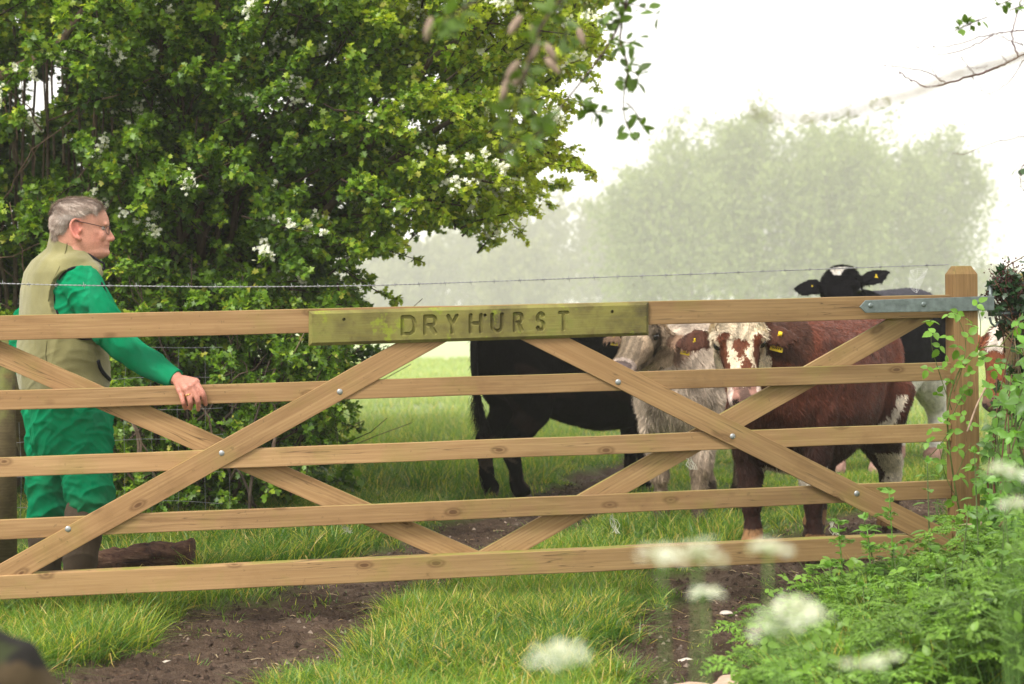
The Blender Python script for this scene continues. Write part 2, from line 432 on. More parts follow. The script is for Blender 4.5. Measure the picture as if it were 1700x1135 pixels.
# ------------------------------------------------------------------ the gate
def wood_mat(name, base=(.40, .255, .125), dark=(.22, .125, .055), moss=.35, mossc=(.20, .20, .035), knots=True, rings=1.0):
    s = NT(name); b = s.bsdf(.72, .25)
    v = s.coords((1, 1, 1), rnd=True)
    mp = s.n('ShaderNodeMapping'); mp.inputs['Scale'].default_value = (.9, 14, 14); s.l(v, mp.inputs[0])
    g1 = s.noise(mp.outputs[0], 2.2, 5, .6, .6)
    mp2 = s.n('ShaderNodeMapping'); mp2.inputs['Scale'].default_value = (1.2, 60, 90); s.l(v, mp2.inputs[0])
    g2 = s.noise(mp2.outputs[0], 3.0, 4, .6, .2)
    wv = s.n('ShaderNodeTexWave', wave_type='BANDS', bands_direction='Z'); wv.inputs['Scale'].default_value = 22; wv.inputs['Distortion'].default_value = 5.5
    wv.inputs['Detail'].default_value = 3; wv.inputs['Detail Scale'].default_value = .9
    mp3 = s.n('ShaderNodeMapping'); mp3.inputs['Scale'].default_value = (.10, 1, 1); s.l(v, mp3.inputs[0]); s.l(mp3.outputs[0], wv.inputs[0])
    c = s.ramp(g1, [(.25, dark), (.45, tuple(.5 * a + .5 * d for a, d in zip(base, dark))), (.62, base), (.85, tuple(min(1, x * 1.14) for x in base))])
    c = s.mix(s.math('MULTIPLY', s.g(wv.outputs['Fac'], .1, .9), .30 * rings), c, tuple(x * 1.0 for x in dark))
    c = s.mix(s.math('MULTIPLY', s.g(g2, .50, .72), .45), c, tuple(x * .7 for x in dark))
    big = s.noise(v, 1.1, 3, .5)
    c = s.mix(s.math('MULTIPLY', s.g(big, .35, .7), .35), c, (base[0] * 1.15, base[1] * 1.02, base[2] * .95))
    if knots:
        vo = s.n('ShaderNodeTexVoronoi'); vo.inputs['Scale'].default_value = 1.0; vo.inputs['Randomness'].default_value = 1
        mk = s.n('ShaderNodeMapping'); mk.inputs['Scale'].default_value = (4.6, 5.0, 10.0); s.l(v, mk.inputs[0]); s.l(mk.outputs[0], vo.inputs['Vector'])
        kd = s.math('ADD', vo.outputs['Distance'], s.math('MULTIPLY', s.math('SUBTRACT', g1, .5), .12))
        c = s.mix(s.ramp(kd, [(.0, (1, 1, 1)), (.065, (.95, .95, .95)), (.09, (.25, .25, .25)), (.13, (.65, .65, .65)), (.20, (0, 0, 0))]), c, (.13, .065, .028))
    oi_ = s.n('ShaderNodeObjectInfo'); c = s.mix(1.0, c, s.ramp(oi_.outputs['Random'], [(0, (.84, .82, .80)), (.5, (1.0, .97, .92)), (1, (1.12, 1.12, 1.12))]), 'MULTIPLY')
    ck = s.n('ShaderNodeMapping'); ck.inputs['Scale'].default_value = (1.0, 1, 30); s.l(v, ck.inputs[0])
    crk = s.math('ABSOLUTE', s.math('SUBTRACT', s.noise(ck.outputs[0], 1.3, 2, .5), .5)); gate_ = s.g(s.noise(v, 1.7, 2), .50, .56)
    c = s.mix(s.math('MULTIPLY', s.ramp(crk, [(0, (1, 1, 1)), (.010, (0, 0, 0))]), s.math('MULTIPLY', gate_, .75)), c, (.05, .03, .015))
    # timber nearest the hinge side is browner and darker
    gp_ = s.n('ShaderNodeNewGeometry'); sx_ = s.n('ShaderNodeSeparateXYZ'); s.l(gp_.outputs['Position'], sx_.inputs[0])
    mr = s.n('ShaderNodeMapRange'); s.l(s.math('ADD', sx_.outputs[0], s.math('MULTIPLY', s.math('SUBTRACT', g1, .5), 1.2)), mr.inputs[0]); mr.inputs[1].default_value = -1.3; mr.inputs[2].default_value = 1.2
    c = s.mix(s.math('MULTIPLY', mr.outputs[0], .62), c, s.mix(1.0, c, (.52, .56, .50), 'MULTIPLY'))
    stain = s.noise(v, 2.6, 6, .7); c = s.mix(s.math('MULTIPLY', s.g(stain, .55, .72), .5), c, s.mix(1.0, c, (.55, .50, .45), 'MULTIPLY'))
    spot = s.noise(v, 42, 3, .6)
    c = s.mix(s.math('MULTIPLY', s.g(spot, .66, .74), .45), c, (.10, .065, .03))
    if moss > 0:   # green algae that grows on weathered patches and on upper edges
        geo = s.n('ShaderNodeNewGeometry'); sp = s.n('ShaderNodeSeparateXYZ'); s.l(geo.outputs['Normal'], sp.inputs[0])
        mo = s.noise(v, 3.3, 5, .65)
        mk2 = s.math('MULTIPLY', s.g(mo, .52, .72), moss)
        top = s.math('MULTIPLY', s.g(sp.outputs[2], .35, .8), s.g(s.noise(v, 6, 3), .40, .60))
        mk2 = s.math('MAXIMUM', mk2, s.math('MULTIPLY', top, min(1, moss * 1.8)))
        c = s.mix(mk2, c, mossc)
    s.l(c, b.inputs['Base Color'])
    s.bump(s.math('ADD', g1, s.math('MULTIPLY', g2, .7)), b, .25, .004)
    return s.m
M_wood = wood_mat('gate_timber')
M_wood_w = wood_mat('gate_timber_weathered', (.40, .265, .13), (.25, .155, .07), .5)
M_steel = flat_mat('galvanised_steel', (.165, .20, .195), .42, .5, .65, .25, 35, .15)
M_bolt = flat_mat('bolt_zinc', (.34, .35, .35), .45, .5, .7, .2, 60)
M_dark = flat_mat('dark_hole', (.02, .015, .01), .9, .1)

YL, YR = 7.69, 8.33
def gateY(px): return YL + (YR - YL) * px / 1575.0     # depth of the gate's front face
def gpt(px, py, back=0.0):
    p = at(px, py, gateY(px) ); return p
GDIR = (at(1575, 500, gateY(1575)) - at(0, 500, gateY(0))); GDIR.z = 0; GDIR.normalize()
GN = Vector((-GDIR.y, GDIR.x, 0))          # away from the camera
gate = empty('field_gate', (gpt(1600, 900).x, gpt(1600, 900).y, 0),
             'long five-barred timber field gate with diagonal braces closed across the muddy track', 'gate')
def beam(name, A, B, h, t, depth, mat, parent, bev=.003, cuts=(None, None)):
    """board from A to B (centre line of its front face), height h, thickness t, front face pushed back by depth"""
    A = Vector(A) + GN * (depth + t / 2); B = Vector(B) + GN * (depth + t / 2)
    d = (B - A); L = d.length; xh = d.normalized()
    zh = GN.cross(xh) * -1.0
    if zh.z < 0: zh = -zh
    yh = zh.cross(xh)
    M = Matrix((xh, yh, zh)).transposed().to_4x4(); M.translation = A
    n = max(2, int(L / .25)); m = MB()
    xs = np.linspace(0, L, n + 1)
    sec = [(-t / 2, -h / 2), (t / 2, -h / 2), (t / 2, h / 2), (-t / 2, h / 2)]
    V = []
    for i, x in enumerate(xs):
        wz = (random.random() - .5) * .0025; 
        for (yy, zz) in sec:
            xx_ = x; ct_ = cuts[0] if i == 0 else cuts[1] if i == n else None
            if ct_ == 'h': xx_ -= zz * math.hypot(xh.x, xh.y) / xh.z
            elif ct_ == 'v': xx_ += zz * xh.z / math.hypot(xh.x, xh.y)
            V.append([xx_, yy, zz + wz])
    Q = [[i * 4 + j, i * 4 + (j + 1) % 4, i * 4 + 4 + (j + 1) % 4, i * 4 + 4 + j] for i in range(n) for j in range(4)]
    Q += [[0, 3, 2, 1], [n * 4, n * 4 + 1, n * 4 + 2, n * 4 + 3]]
    m.add(V, None, Q)
    o = m.build(name, mat, None, smooth=False, world=False)
    bv = o.modifiers.new('bevel', 'BEVEL'); bv.width = bev; bv.segments = 2; bv.limit_method = 'ANGLE'; bv.angle_limit = R(40)
    if parent is not None:
        o.parent = parent; o.matrix_local = parent.matrix_basis.inverted() @ M
    else: o.matrix_world = M
    return o
def rail(name, pl, pr, h, t, depth, mat, xl=-330, xr=1583, bev=.003):
    """pl, pr: pixel y of the centre line at x=0 and x=1575"""
    f = lambda x: pl + (pr - pl) * x / 1575.0
    return beam(name, gpt(xl, f(xl)), gpt(xr, f(xr)), h, t, depth, mat, gate, bev)
# front face of braces at depth 0 (proud), rails at depth .022, top and bottom rails thick
rail('top_rail', 544.5, 508.5, .096, .070, .020, M_wood)
rail('rail', 665, 617, .076, .023, .022, M_wood)
rail('rail', 776.5, 718, .076, .023, .022, M_wood)
rail('rail', 880, 813, .077, .023, .022, M_wood)
rail('bottom_rail', 975.5, 903, .094, .070, .003, M_wood_w, bev=.004)
# braces, (x,y) to (x,y) in the picture, in front (0) or behind the rails (1)
def brace(a, b, w=.088, d=-.001, mat=M_wood, cuts=('h', 'h')):
    return beam('brace', gpt(*a), gpt(*b), w, .0225, d, mat, gate, .002, cuts)
brace((-60, 992), (722, 556), .093, -.0012)        # rising left to sign
brace((885, 552), (1581, 903), .093, -.0012, cuts=('h', 'v'))       # falling sign to hinge foot
brace((-60, 562), (792, 934), .088, .046)          # behind the rails
brace((812, 932), (1545, 514), .093, .046)
# hanging stile (thick, with a bevelled head rising above the top rail)
A = gpt(1606, 925); B = gpt(1606, 441)
sx, sy = .108, .095
m = MB(); ct = A + GN * .035; zb, zt = A.z - .02, B.z
ex, ey = Vector(GDIR) * (sx / 2), GN * (sy / 2)
def ring(z, k): return [ct + ex * a * k + ey * c_ * k + Vector((0, 0, z - ct.z)) for a, c_ in ((-1, -1), (1, -1), (1, 1), (-1, 1))]
rings = [ring(zb, 1)] + [ring(zb + (zt - .035 - zb) * i / 5, 1) for i in range(1, 6)] + [ring(zt, .62)]
V = [list(p) for r_ in rings for p in r_]
Q = [[i * 4 + j, i * 4 + (j + 1) % 4, i * 4 + 4 + (j + 1) % 4, i * 4 + 4 + j] for i in range(6) for j in range(4)] + [[24, 25, 26, 27], [3, 2, 1, 0]]
# build in a local frame whose x axis is the grain (vertical)
Ml = Matrix((Vector((0, 0, 1)), GN, Vector(GDIR))).transposed().to_4x4(); Ml.translation = ct
Mi = Ml.inverted()
m.add([list(Mi @ Vector(v_)) for v_ in V], None, Q)
st = m.build('hanging_stile', wood_mat('stile_timber', (.36, .215, .10), (.24, .135, .06), .3), None, False, False)
bv = st.modifiers.new('bevel', 'BEVEL'); bv.width = .003; bv.segments = 2
st.parent = gate; st.matrix_local = gate.matrix_basis.inverted() @ Ml
# slam stile at the far left end, outside the frame
m = MB(); A = gpt(-325, 995); m.box(A + Vector((0, .04, .55)), (.09, .075, 1.22)); m.build('slam_stile', M_wood, gate, False)
# coach bolts
def bolt(px, py, d=-.0012, r=.0125, mat=M_bolt):
    c = gpt(px, py) + GN * d; m = MB(); V = []; Q = []; T = []
    nu = 16; prof = [(1.0, 0), (.98, .15), (.85, .38), (.6, .55), (.3, .63)]
    for rr, hh in prof:
        for j in range(nu):
            t = 2 * math.pi * j / nu
            V.append(list(c + Vector(GDIR) * (r * rr * math.cos(t)) + Vector((0, 0, r * rr * math.sin(t))) - GN * (r * hh * .75)))
    V.append(list(c - GN * r * .5))
    for i in range(len(prof) - 1):
        for j in range(nu): Q.append([i * nu + j, i * nu + (j + 1) % nu, (i + 1) * nu + (j + 1) % nu, (i + 1) * nu + j])
    k = (len(prof) - 1) * nu
    for j in range(nu): T.append([k + j, k + (j + 1) % nu, len(V) - 1])
    m.add(V, T, Q); return m.build('bolt', mat, gate)
for px, py, d in [(178, 660, .022), (564, 650, -.001), (368, 752, -.001), (113, 878, -.001), (612, 853, .022), (984, 839, .022), (1026, 634, -.001),
               (1216, 724, -.001), (1422, 819, -.001), (1372, 623, .022)]:
    bolt(px, py, d - .0005)
# strap hinge with pointed end
m = MB(); hA = [(1423, 509), (1433, 498), (1646, 491), (1646, 515), (1433, 519)]
dpt = -.052
def hp(px, py, d): return gpt(px, py) + GN * d
f1 = [hp(a, b_, -.031) for a, b_ in hA]; f0 = [hp(a, b_, -.023) for a, b_ in hA]
V = [list(p) for p in f1 + f0]; n = 5
from itertools import chain
hb = MB(); hb.add(V, [[0, 1, 4], [5, 9, 6]], [[1, 2, 3, 4], [6, 9, 8, 7]] + [[i, n + i, n + (i + 1) % n, (i + 1) % n] for i in range(n)])
# from the face of the top rail (depth .02) the strap stands on it: shift so it lies on the stile face
strap = hb.build('hinge_strap', M_steel, gate, False)
bv = strap.modifiers.new('bevel', 'BEVEL'); bv.width = .0015; bv.segments = 2
for px, py in ((1441, 507), (1529, 505), (1617, 502)):
    bolt(px, py, -.0305, .0115, M_steel)

# ------------------------------------------------------------------ name board with routed letters
# strokes in letter units: x 0..1 (width), y 0..1 (height, up)
def arc(cx, cy, rx, ry, a0, a1, n=10):
    return [(cx + rx * math.cos(R(a0 + (a1 - a0) * i / n)), cy + ry * math.sin(R(a0 + (a1 - a0) * i / n))) for i in range(n + 1)]
LET = {
 'D': [[(0, 0), (0, 1), (.62, 1), (.88, .88), (1, .62), (1, .38), (.88, .12), (.62, 0), (0, 0)]],
 'R': [[(0, 0), (0, 1), (.6, 1)] + arc(.6, .74, .36, .26, 90, -90) + [(0, .48)], [(.5, .48), (.92, 0)]],
 'Y': [[(0, 1), (.5, .48), (1, 1)], [(.5, .48), (.5, 0)]],
 'H': [[(0, 0), (0, 1)], [(1, 0), (1, 1)], [(0, .5), (1, .5)]],
 'U': [[(0, 1), (0, .32)] + arc(.5, .32, .5, .32, 180, 360) + [(1, 1)]],
 'S': [arc(.5, .75, .45, .25, 25, 270, 14) + arc(.5, .25, .47, .25, 90, -155, 14)],
 'T': [[(-.02, 1), (1.02, 1)], [(.5, 1), (.5, 0)]],
}
LPOS = [('D', 663, 683), ('R', 700, 718), ('Y', 738, 752), ('H', 775, 792), ('U', 811, 827), ('R', 848, 861), ('S', 886, 897), ('T', 924, 936)]
bl, br = 512.5, 1076.0
BL = gpt(bl, 545); BR = gpt(br, 530)
L = math.hypot(BR.x - BL.x, BR.y - BL.y)
def topy(px): return 516 + (500.5 - 516) * (px - bl) / (br - bl)
def boty(px): return 574 + (556.5 - 574) * (px - bl) / (br - bl)
TH = .040; BFD = -.020      # board thickness, depth of its front face
nxb, nzb = 1000, 106
ss = np.linspace(0, 1, nxb); tt = np.linspace(0, 1, nzb)
S_, T2 = np.meshgrid(ss, tt, indexing='ij')
cTL, cTR, cBL, cBR = [np.array(gpt(a, b_)) for a, b_ in ((bl, topy(bl)), (br, topy(br)), (bl, boty(bl)), (br, boty(br)))]
Ptop = cTL + (cTR - cTL) * S_[..., None]; Pbot = cBL + (cBR - cBL) * S_[..., None]
PP = Pbot + (Ptop - Pbot) * T2[..., None]
hh = float(np.linalg.norm(cTL - cBL))
sm = S_ * L; zm = T2 * hh
edge = np.minimum(np.minimum(sm, L - sm), np.minimum(zm, hh - zm))
dep = np.clip(.0125 - edge, 0, .0125)                    # chamfer
carve = np.full(S_.shape, 9.0)
for ch, x0, x1 in LPOS:
    xa = (x0 - bl) / (br - bl) * L + .003; xb = (x1 - bl) / (br - bl) * L + .003
    yc = hh * .505; H2 = .0335
    for st_ in LET[ch]:
        for (u0, v0), (u1, v1) in zip(st_[:-1], st_[1:]):
            ax, ay = xa + u0 * (xb - xa), yc + (v0 * 2 - 1) * H2; bx, by = xa + u1 * (xb - xa), yc + (v1 * 2 - 1) * H2
            dx, dy = bx - ax, by - ay; t = np.clip(((sm - ax) * dx + (zm - ay) * dy) / (dx * dx + dy * dy + 1e-12), 0, 1)
            carve = np.minimum(carve, np.hypot(sm - ax - t * dx, zm - ay - t * dy))
rw = .0082
cv = np.clip(1 - (carve / rw) ** 4, 0, 1) * .0125
for hx, hy_ in ((569, 530), (800, 523), (1013, 517)):     # screw holes
    ax = (hx - bl) / (br - bl) * L; fy = (boty(hx) - hy_) / (boty(hx) - topy(hx)) * hh
    d = np.hypot(sm - ax, zm - fy); cv = np.maximum(cv, np.where(d < .0062, .02, 0))
grain = (fbm(sm * 9, zm * 220, 3) - .5) * .0006
PP = PP + (np.array(GN) * (BFD + np.maximum(dep, cv) + grain)[..., None])
idx = np.arange(nxb * nzb).reshape(nxb, nzb)
Q = np.stack([idx[:-1, :-1], idx[1:, :-1], idx[1:, 1:], idx[:-1, 1:]], -1).reshape(-1, 4)
m = MB(); m.add(PP.reshape(-1, 3), None, Q)
# back and sides
bk = [c_ + np.array(GN) * (BFD + TH) for c_ in (cBL, cBR, cTR, cTL)]; fr = [c_ + np.array(GN) * (BFD + .0125) for c_ in (cBL, cBR, cTR, cTL)]
m.add(fr + bk, None, [[0, 4, 5, 1], [1, 5, 6, 2], [2, 6, 7, 3], [3, 7, 4, 0], [4, 7, 6, 5]])
s = NT('mossy_name_board'); b = s.bsdf(.8, .2)
tc = s.n('ShaderNodeTexCoord'); mp = s.n('ShaderNodeMapping'); mp.inputs['Scale'].default_value = (1.3, 1, 22); s.l(tc.outputs['Object'], mp.inputs[0])
g1 = s.noise(mp.outputs[0], 4, 5, .6, .5)
n1 = s.noise(tc.outputs['Object'], 5.5, 5, .62); n2 = s.noise(tc.outputs['Object'], 16, 5, .7)
c = s.ramp(n1, [(.30, (.060, .048, .026)), (.42, (.125, .108, .036)), (.56, (.195, .178, .050)), (.72, (.155, .170, .038))])
c = s.mix(s.math('MULTIPLY', s.g(g1, .42, .7), .45), c, (.16, .135, .03))
c = s.mix(s.math('MULTIPLY', s.g(n2, .56, .68), .6), c, (.10, .075, .028))
c = s.mix(s.math('MULTIPLY', s.g(s.noise(tc.outputs['Object'], 9, 4, .7), .60, .66), .55), c, (.24, .30, .02))
s.l(c, b.inputs['Base Color']); s.bump(s.math('ADD', g1, n2), b, .3, .003)
o = m.build('name_board', s.m, gate, False)
o['label'] = 'chamfered mossy green board with routed letters reading DRYHURST'
# dirt gathered in the routed letters is real colour of the groove: a thin dark film following the strokes is not added; light does it

# ------------------------------------------------------------------ foliage machinery
def tmpl(pts, fold=.18, curl=.15):
    """symmetric leaf from half outline (x along, y side); fan about the midrib -> verts, tris"""
    mid = [(x, 0) for x, y in pts if True]
    up = [p for p in pts if p[1] > 1e-6]
    V = [(pts[0][0], 0, 0)]; 
    for x, y in up: V.append((x, y, 0))
    V.append((pts[-1][0], 0, 0))
    for x, y in up: V.append((x, -y, 0))
    V.append((.45 * pts[-1][0], 0, 0)); c = len(V) - 1; k = len(up)
    T = []
    o1 = [0] + list(range(1, k + 1)) + [k + 1]
    o2 = [0] + list(range(k + 2, 2 * k + 2)) + [k + 1]
    for a, b_ in zip(o1[:-1], o1[1:]): T.append((c, b_, a))
    for a, b_ in zip(o2[:-1], o2[1:]): T.append((c, a, b_))
    V = np.array(V, float); V[:, 2] = fold * np.abs(V[:, 1]) - curl * V[:, 0] ** 2
    return V, np.array(T)
L_HAW = tmpl([(0, 0), (.22, .10), (.30, .46), (.50, .20), (.68, .42), (.78, .14), (1, 0)])
L_HAW2 = tmpl([(0, 0), (.25, .30), (.38, .40), (.50, .17), (.80, .30), (.84, .12), (1.02, 0)], .1, .3)
L_OVAL = tmpl([(0, 0), (.25, .22), (.55, .27), (.82, .15), (1, 0)], .2, .2)
L_SER = tmpl([(0, 0), (.10, .24), (.20, .26), (.26, .34), (.42, .31), (.48, .36), (.62, .25), (.68, .27), (.84, .11), (1, 0)], .2, .25)
L_QUAD = tmpl([(0, 0), (.5, .38), (1, 0)], .1, .1)
L_IVY = tmpl([(0, 0), (-.08, .42), (.28, .30), (.42, .52), (.62, .20), (1, 0)], .08, .1)
L_FERN = tmpl([(0, 0), (.15, .30), (.25, .08), (.38, .26), (.46, .06), (.60, .20), (.68, .05), (.82, .12), (1, 0)], .1, .3)
def unit(v): return v / (np.linalg.norm(v, axis=-1, keepdims=True) + 1e-9)
def leaves(t, P, D, Nn, size, C):
    """place template t: at P along D, facing Nn, per-leaf size, colour"""
    V0, T0 = t; n = len(P)
    D = unit(D); S = unit(np.cross(Nn, D)); Nn = np.cross(D, S)
    size = np.broadcast_to(np.asarray(size, float), (n,))
    V = P[:, None, :] + size[:, None, None] * (V0[None, :, 0:1] * D[:, None, :] + V0[None, :, 1:2] * S[:, None, :] + V0[None, :, 2:3] * Nn[:, None, :])
    T = (np.arange(n) * len(V0))[:, None, None] + T0[None]
    return V.reshape(-1, 3), T.reshape(-1, 3), np.repeat(C, len(V0), axis=0)
def rdir(n): return unit(rng.normal(size=(n, 3)))
M_leaf = leaf_mat('leaf', .38, .42, .4)
M_leaf_far = leaf_mat('leaf_far', .3, .7, .1)
M_bark = vcol_mat('bark', .9, .15, .7, 25, .5)
M_blossom = leaf_mat('blossom', .3, .6, .2)
def inside(poly, x, y):
    poly = np.array(poly, float); r = np.zeros(len(x), bool); j = len(poly) - 1
    for i in range(len(poly)):
        xi, yi = poly[i]; xj, yj = poly[j]
        r ^= ((yi > y) != (yj > y)) & (x < (xj - xi) * (y - yi) / (yj - yi + 1e-9) + xi); j = i
    return r
def sample_poly(poly, n, y0, y1):
    """points in a crown: outline as seen from the gate, with real depth range; returns world points"""
    poly = np.array(poly, float); mn, mx = poly.min(0), poly.max(0); out = []
    while len(out) < n:
        x = rng.uniform(mn[0], mx[0], 4 * n); y = rng.uniform(mn[1], mx[1], 4 * n); k = inside(poly, x, y)
        for a, b_ in zip(x[k], y[k]):
            out.append((a, b_))
            if len(out) >= n: break
    px = np.array(out[:n]); Y = rng.uniform(y0, y1, n)
    return px, np.array([list(at(a, b_, c_)) for (a, b_), c_ in zip(px, Y)])

def sprays(F, W, roots, dirs, length, shoots, per, lsize, colf, template, droop=.25, rad=.10, twig_c=(.05, .035, .025), twr=.004, blossom=None, bp=0.0, w_every=1):
    """each spray: an arching twig with side shoots carrying rosettes of leaves"""
    for i, (p, d, L_) in enumerate(zip(roots, dirs, length)):
        k = 8; t = np.linspace(0, 1, k)[:, None]
        side = np.cross(d, [0, 0, 1]); side /= np.linalg.norm(side) + 1e-6
        wob = rng.normal(0, .06, 3)
        C = p + d * L_ * t + np.array([0, 0, -1]) * droop * L_ * t ** 2 + wob * L_ * np.sin(t * 3.1)
        if W is not None: W.tube(C, np.linspace(twr * 1.6, twr * .4, k), 4, twig_c, cap=False)
        ns = shoots
        u = rng.uniform(.08, 1.0, ns); ci = np.clip((u * (k - 1)).astype(int), 0, k - 2); f = (u * (k - 1) - ci)[:, None]
        base = C[ci] * (1 - f) + C[ci + 1] * f
        sd = unit(d + rng.normal(0, .75, (ns, 3)) + np.array([0, 0, .1]))
        sl = rng.uniform(.2, 1, ns)[:, None] * rad * (1.25 - .7 * u[:, None])
        tip = base + sd * sl
        if W is not None:
            for j in range(0, ns, w_every): W.tube([base[j], (base[j] + tip[j]) / 2 + rng.normal(0, .006, 3), tip[j]], [twr * .55, twr * .45, twr * .3], 3, twig_c, cap=False)
        q = np.repeat(np.arange(ns), per); n = len(q)
        a = rng.random((n, 1))
        P = base[q] * (1 - a) + tip[q] * a
        D = unit(sd[q] * .5 + rng.normal(0, .6, (n, 3)) + np.array([0, 0, -.12]))
        Nn = unit(np.array([0, -.25, 1.0]) + rng.normal(0, .55, (n, 3)))
        col_ = colf(P, u[q] * .6 + a[:, 0] * .4, n)
        F.add(*[x if j != 1 else x for j, x in enumerate(leaves(template, P, D, Nn, lsize * rng.uniform(.55, 1.15, n), col_)[:2])], None, None) if False else None
        V_, T_, C_ = leaves(template, P, D, Nn, lsize * rng.uniform(.55, 1.15, n), col_); F.add(V_, T_, None, C_)
        if blossom is not None and rng.random() < bp:
            for j in rng.choice(ns, max(1, ns // 4), replace=False):
                if u[j] < .3: continue
                m_ = rng.integers(7, 15); cc = tip[j] + rng.normal(0, .016, (m_, 3)) + np.array([0, -.01, .01])
                for e in range(2):
                    V_, T_, C_ = leaves(L_PET, cc, rdir(m_), unit(np.array([0, -.6, .6]) + rng.normal(0, .35, (m_, 3))), rng.uniform(.010, .016, m_), np.full((m_, 3), .80) * rng.uniform(.85, 1.05, (m_, 1)) * np.array([1, 1, .92])); blossom.add(V_, T_, None, C_)
_a = np.linspace(0, 2 * np.pi, 11)[:-1]
L_PET = (np.vstack([[0, 0, 0], np.stack([np.cos(_a) * np.where(np.arange(10) % 2, .55, 1), np.sin(_a) * np.where(np.arange(10) % 2, .55, 1), .12 + 0 * _a], 1)]),
         np.array([[0, 1 + i, 1 + (i + 1) % 10] for i in range(10)]))

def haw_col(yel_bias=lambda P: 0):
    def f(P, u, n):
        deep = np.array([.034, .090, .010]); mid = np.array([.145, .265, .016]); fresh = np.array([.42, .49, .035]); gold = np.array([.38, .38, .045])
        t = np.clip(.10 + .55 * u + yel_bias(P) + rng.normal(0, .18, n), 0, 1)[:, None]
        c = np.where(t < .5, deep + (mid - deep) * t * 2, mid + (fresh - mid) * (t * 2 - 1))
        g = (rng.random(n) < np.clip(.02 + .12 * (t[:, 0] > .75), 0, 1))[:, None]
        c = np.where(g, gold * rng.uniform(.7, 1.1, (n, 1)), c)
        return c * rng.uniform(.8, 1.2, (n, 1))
    return f
def wpx(P):   # world -> photo pixel of points (for colour zones that follow real parts of the crown)
    return CX + P[:, 0] / P[:, 1] * FPX, HY - (P[:, 2] - CAMZ) / P[:, 1] * FPX

# ---------------- hawthorn tree leaning out over the field
haw = empty('hawthorn_tree', (at(330, 850, 11.2).x, 11.2, 0.05), 'large white-blossomed hawthorn spreading low branches rightwards over the field behind the man', 'tree')
OUT = [(150, -420), (700, -420), (920, -200), (985, -60), (975, 20), (985, 90), (900, 125), (885, 160), (900, 215), (940, 250), (965, 285), (900, 300), (862, 345), (760, 352),
       (700, 375), (655, 400), (600, 420), (560, 470), (480, 500), (330, 490), (250, 430), (180, 330), (120, 200), (120, -100)]
F = MB(); W = MB(); B = MB()
trunkc = np.array(at(330, 420, 11.6))
px_, RT = sample_poly(OUT, 1450, 10.2, 13.2)
# clumpy: keep where 3-D noise is high, always keep near outline
def spray_dirs(RT, c, up=.15):
    d = RT - c; d[:, 2] *= .55; d = unit(d) * .9 + rng.normal(0, .38, d.shape); d[:, 2] += up; d[:, 1] -= .25
    return unit(d)
D_ = spray_dirs(RT.copy(), trunkc)
Ls = rng.uniform(.35, .72, len(RT))
# pull roots back so that tips reach the outline instead of passing it
RT = RT - D_ * Ls[:, None] * .6
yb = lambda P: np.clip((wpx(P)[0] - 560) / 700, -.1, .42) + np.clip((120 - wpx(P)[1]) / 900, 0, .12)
nz_ = vnoise3(RT * 1.9)
keep = (nz_ > .30)
RT, D_, Ls = RT[keep], D_[keep], Ls[keep]
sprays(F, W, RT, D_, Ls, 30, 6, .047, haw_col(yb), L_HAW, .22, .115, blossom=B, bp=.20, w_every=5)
# named long shoots that make the outline
for pts, n_ in [([(830, 265), (900, 290), (985, 285)], 34), ([(840, 225), (900, 262), (962, 268)], 26), ([(800, 300), (850, 318), (905, 305)], 20), ([(560, 470), (600, 520), (585, 560)], 16), ([(600, 395), (640, 425), (668, 412)], 16), ([(780, 330), (830, 345), (862, 348)], 16), ([(850, 60), (930, 75), (1000, 62)], 18), ([(880, 110), (930, 100), (975, 95)], 12),
                ([(880, 180), (905, 230), (930, 250)], 16), ([(600, 400), (650, 445), (705, 435)], 12), ([(560, 440), (610, 470), (660, 500)], 12), ([(540, 410), (600, 405), (680, 375)], 16),
                ([(700, 330), (790, 365), (850, 352)], 16), ([(820, 230), (880, 240), (955, 262)], 22), ([(480, 480), (540, 500), (600, 478)], 12)]:
    Y0 = rng.uniform(10.2, 11.2); pp = [np.array(at(a, b_, Y0 + .1 * i)) for i, (a, b_) in enumerate(pts)]
    d = pp[-1] - pp[0]; L_ = np.linalg.norm(d)
    sprays(F, W, [pp[0]], [d / L_ + np.array([0, 0, .12])], [L_], int(n_ * 1.2), 5, .044, haw_col(lambda P: yb(P) + .12), L_HAW2, .12, .07, blossom=B, bp=.25, w_every=1)
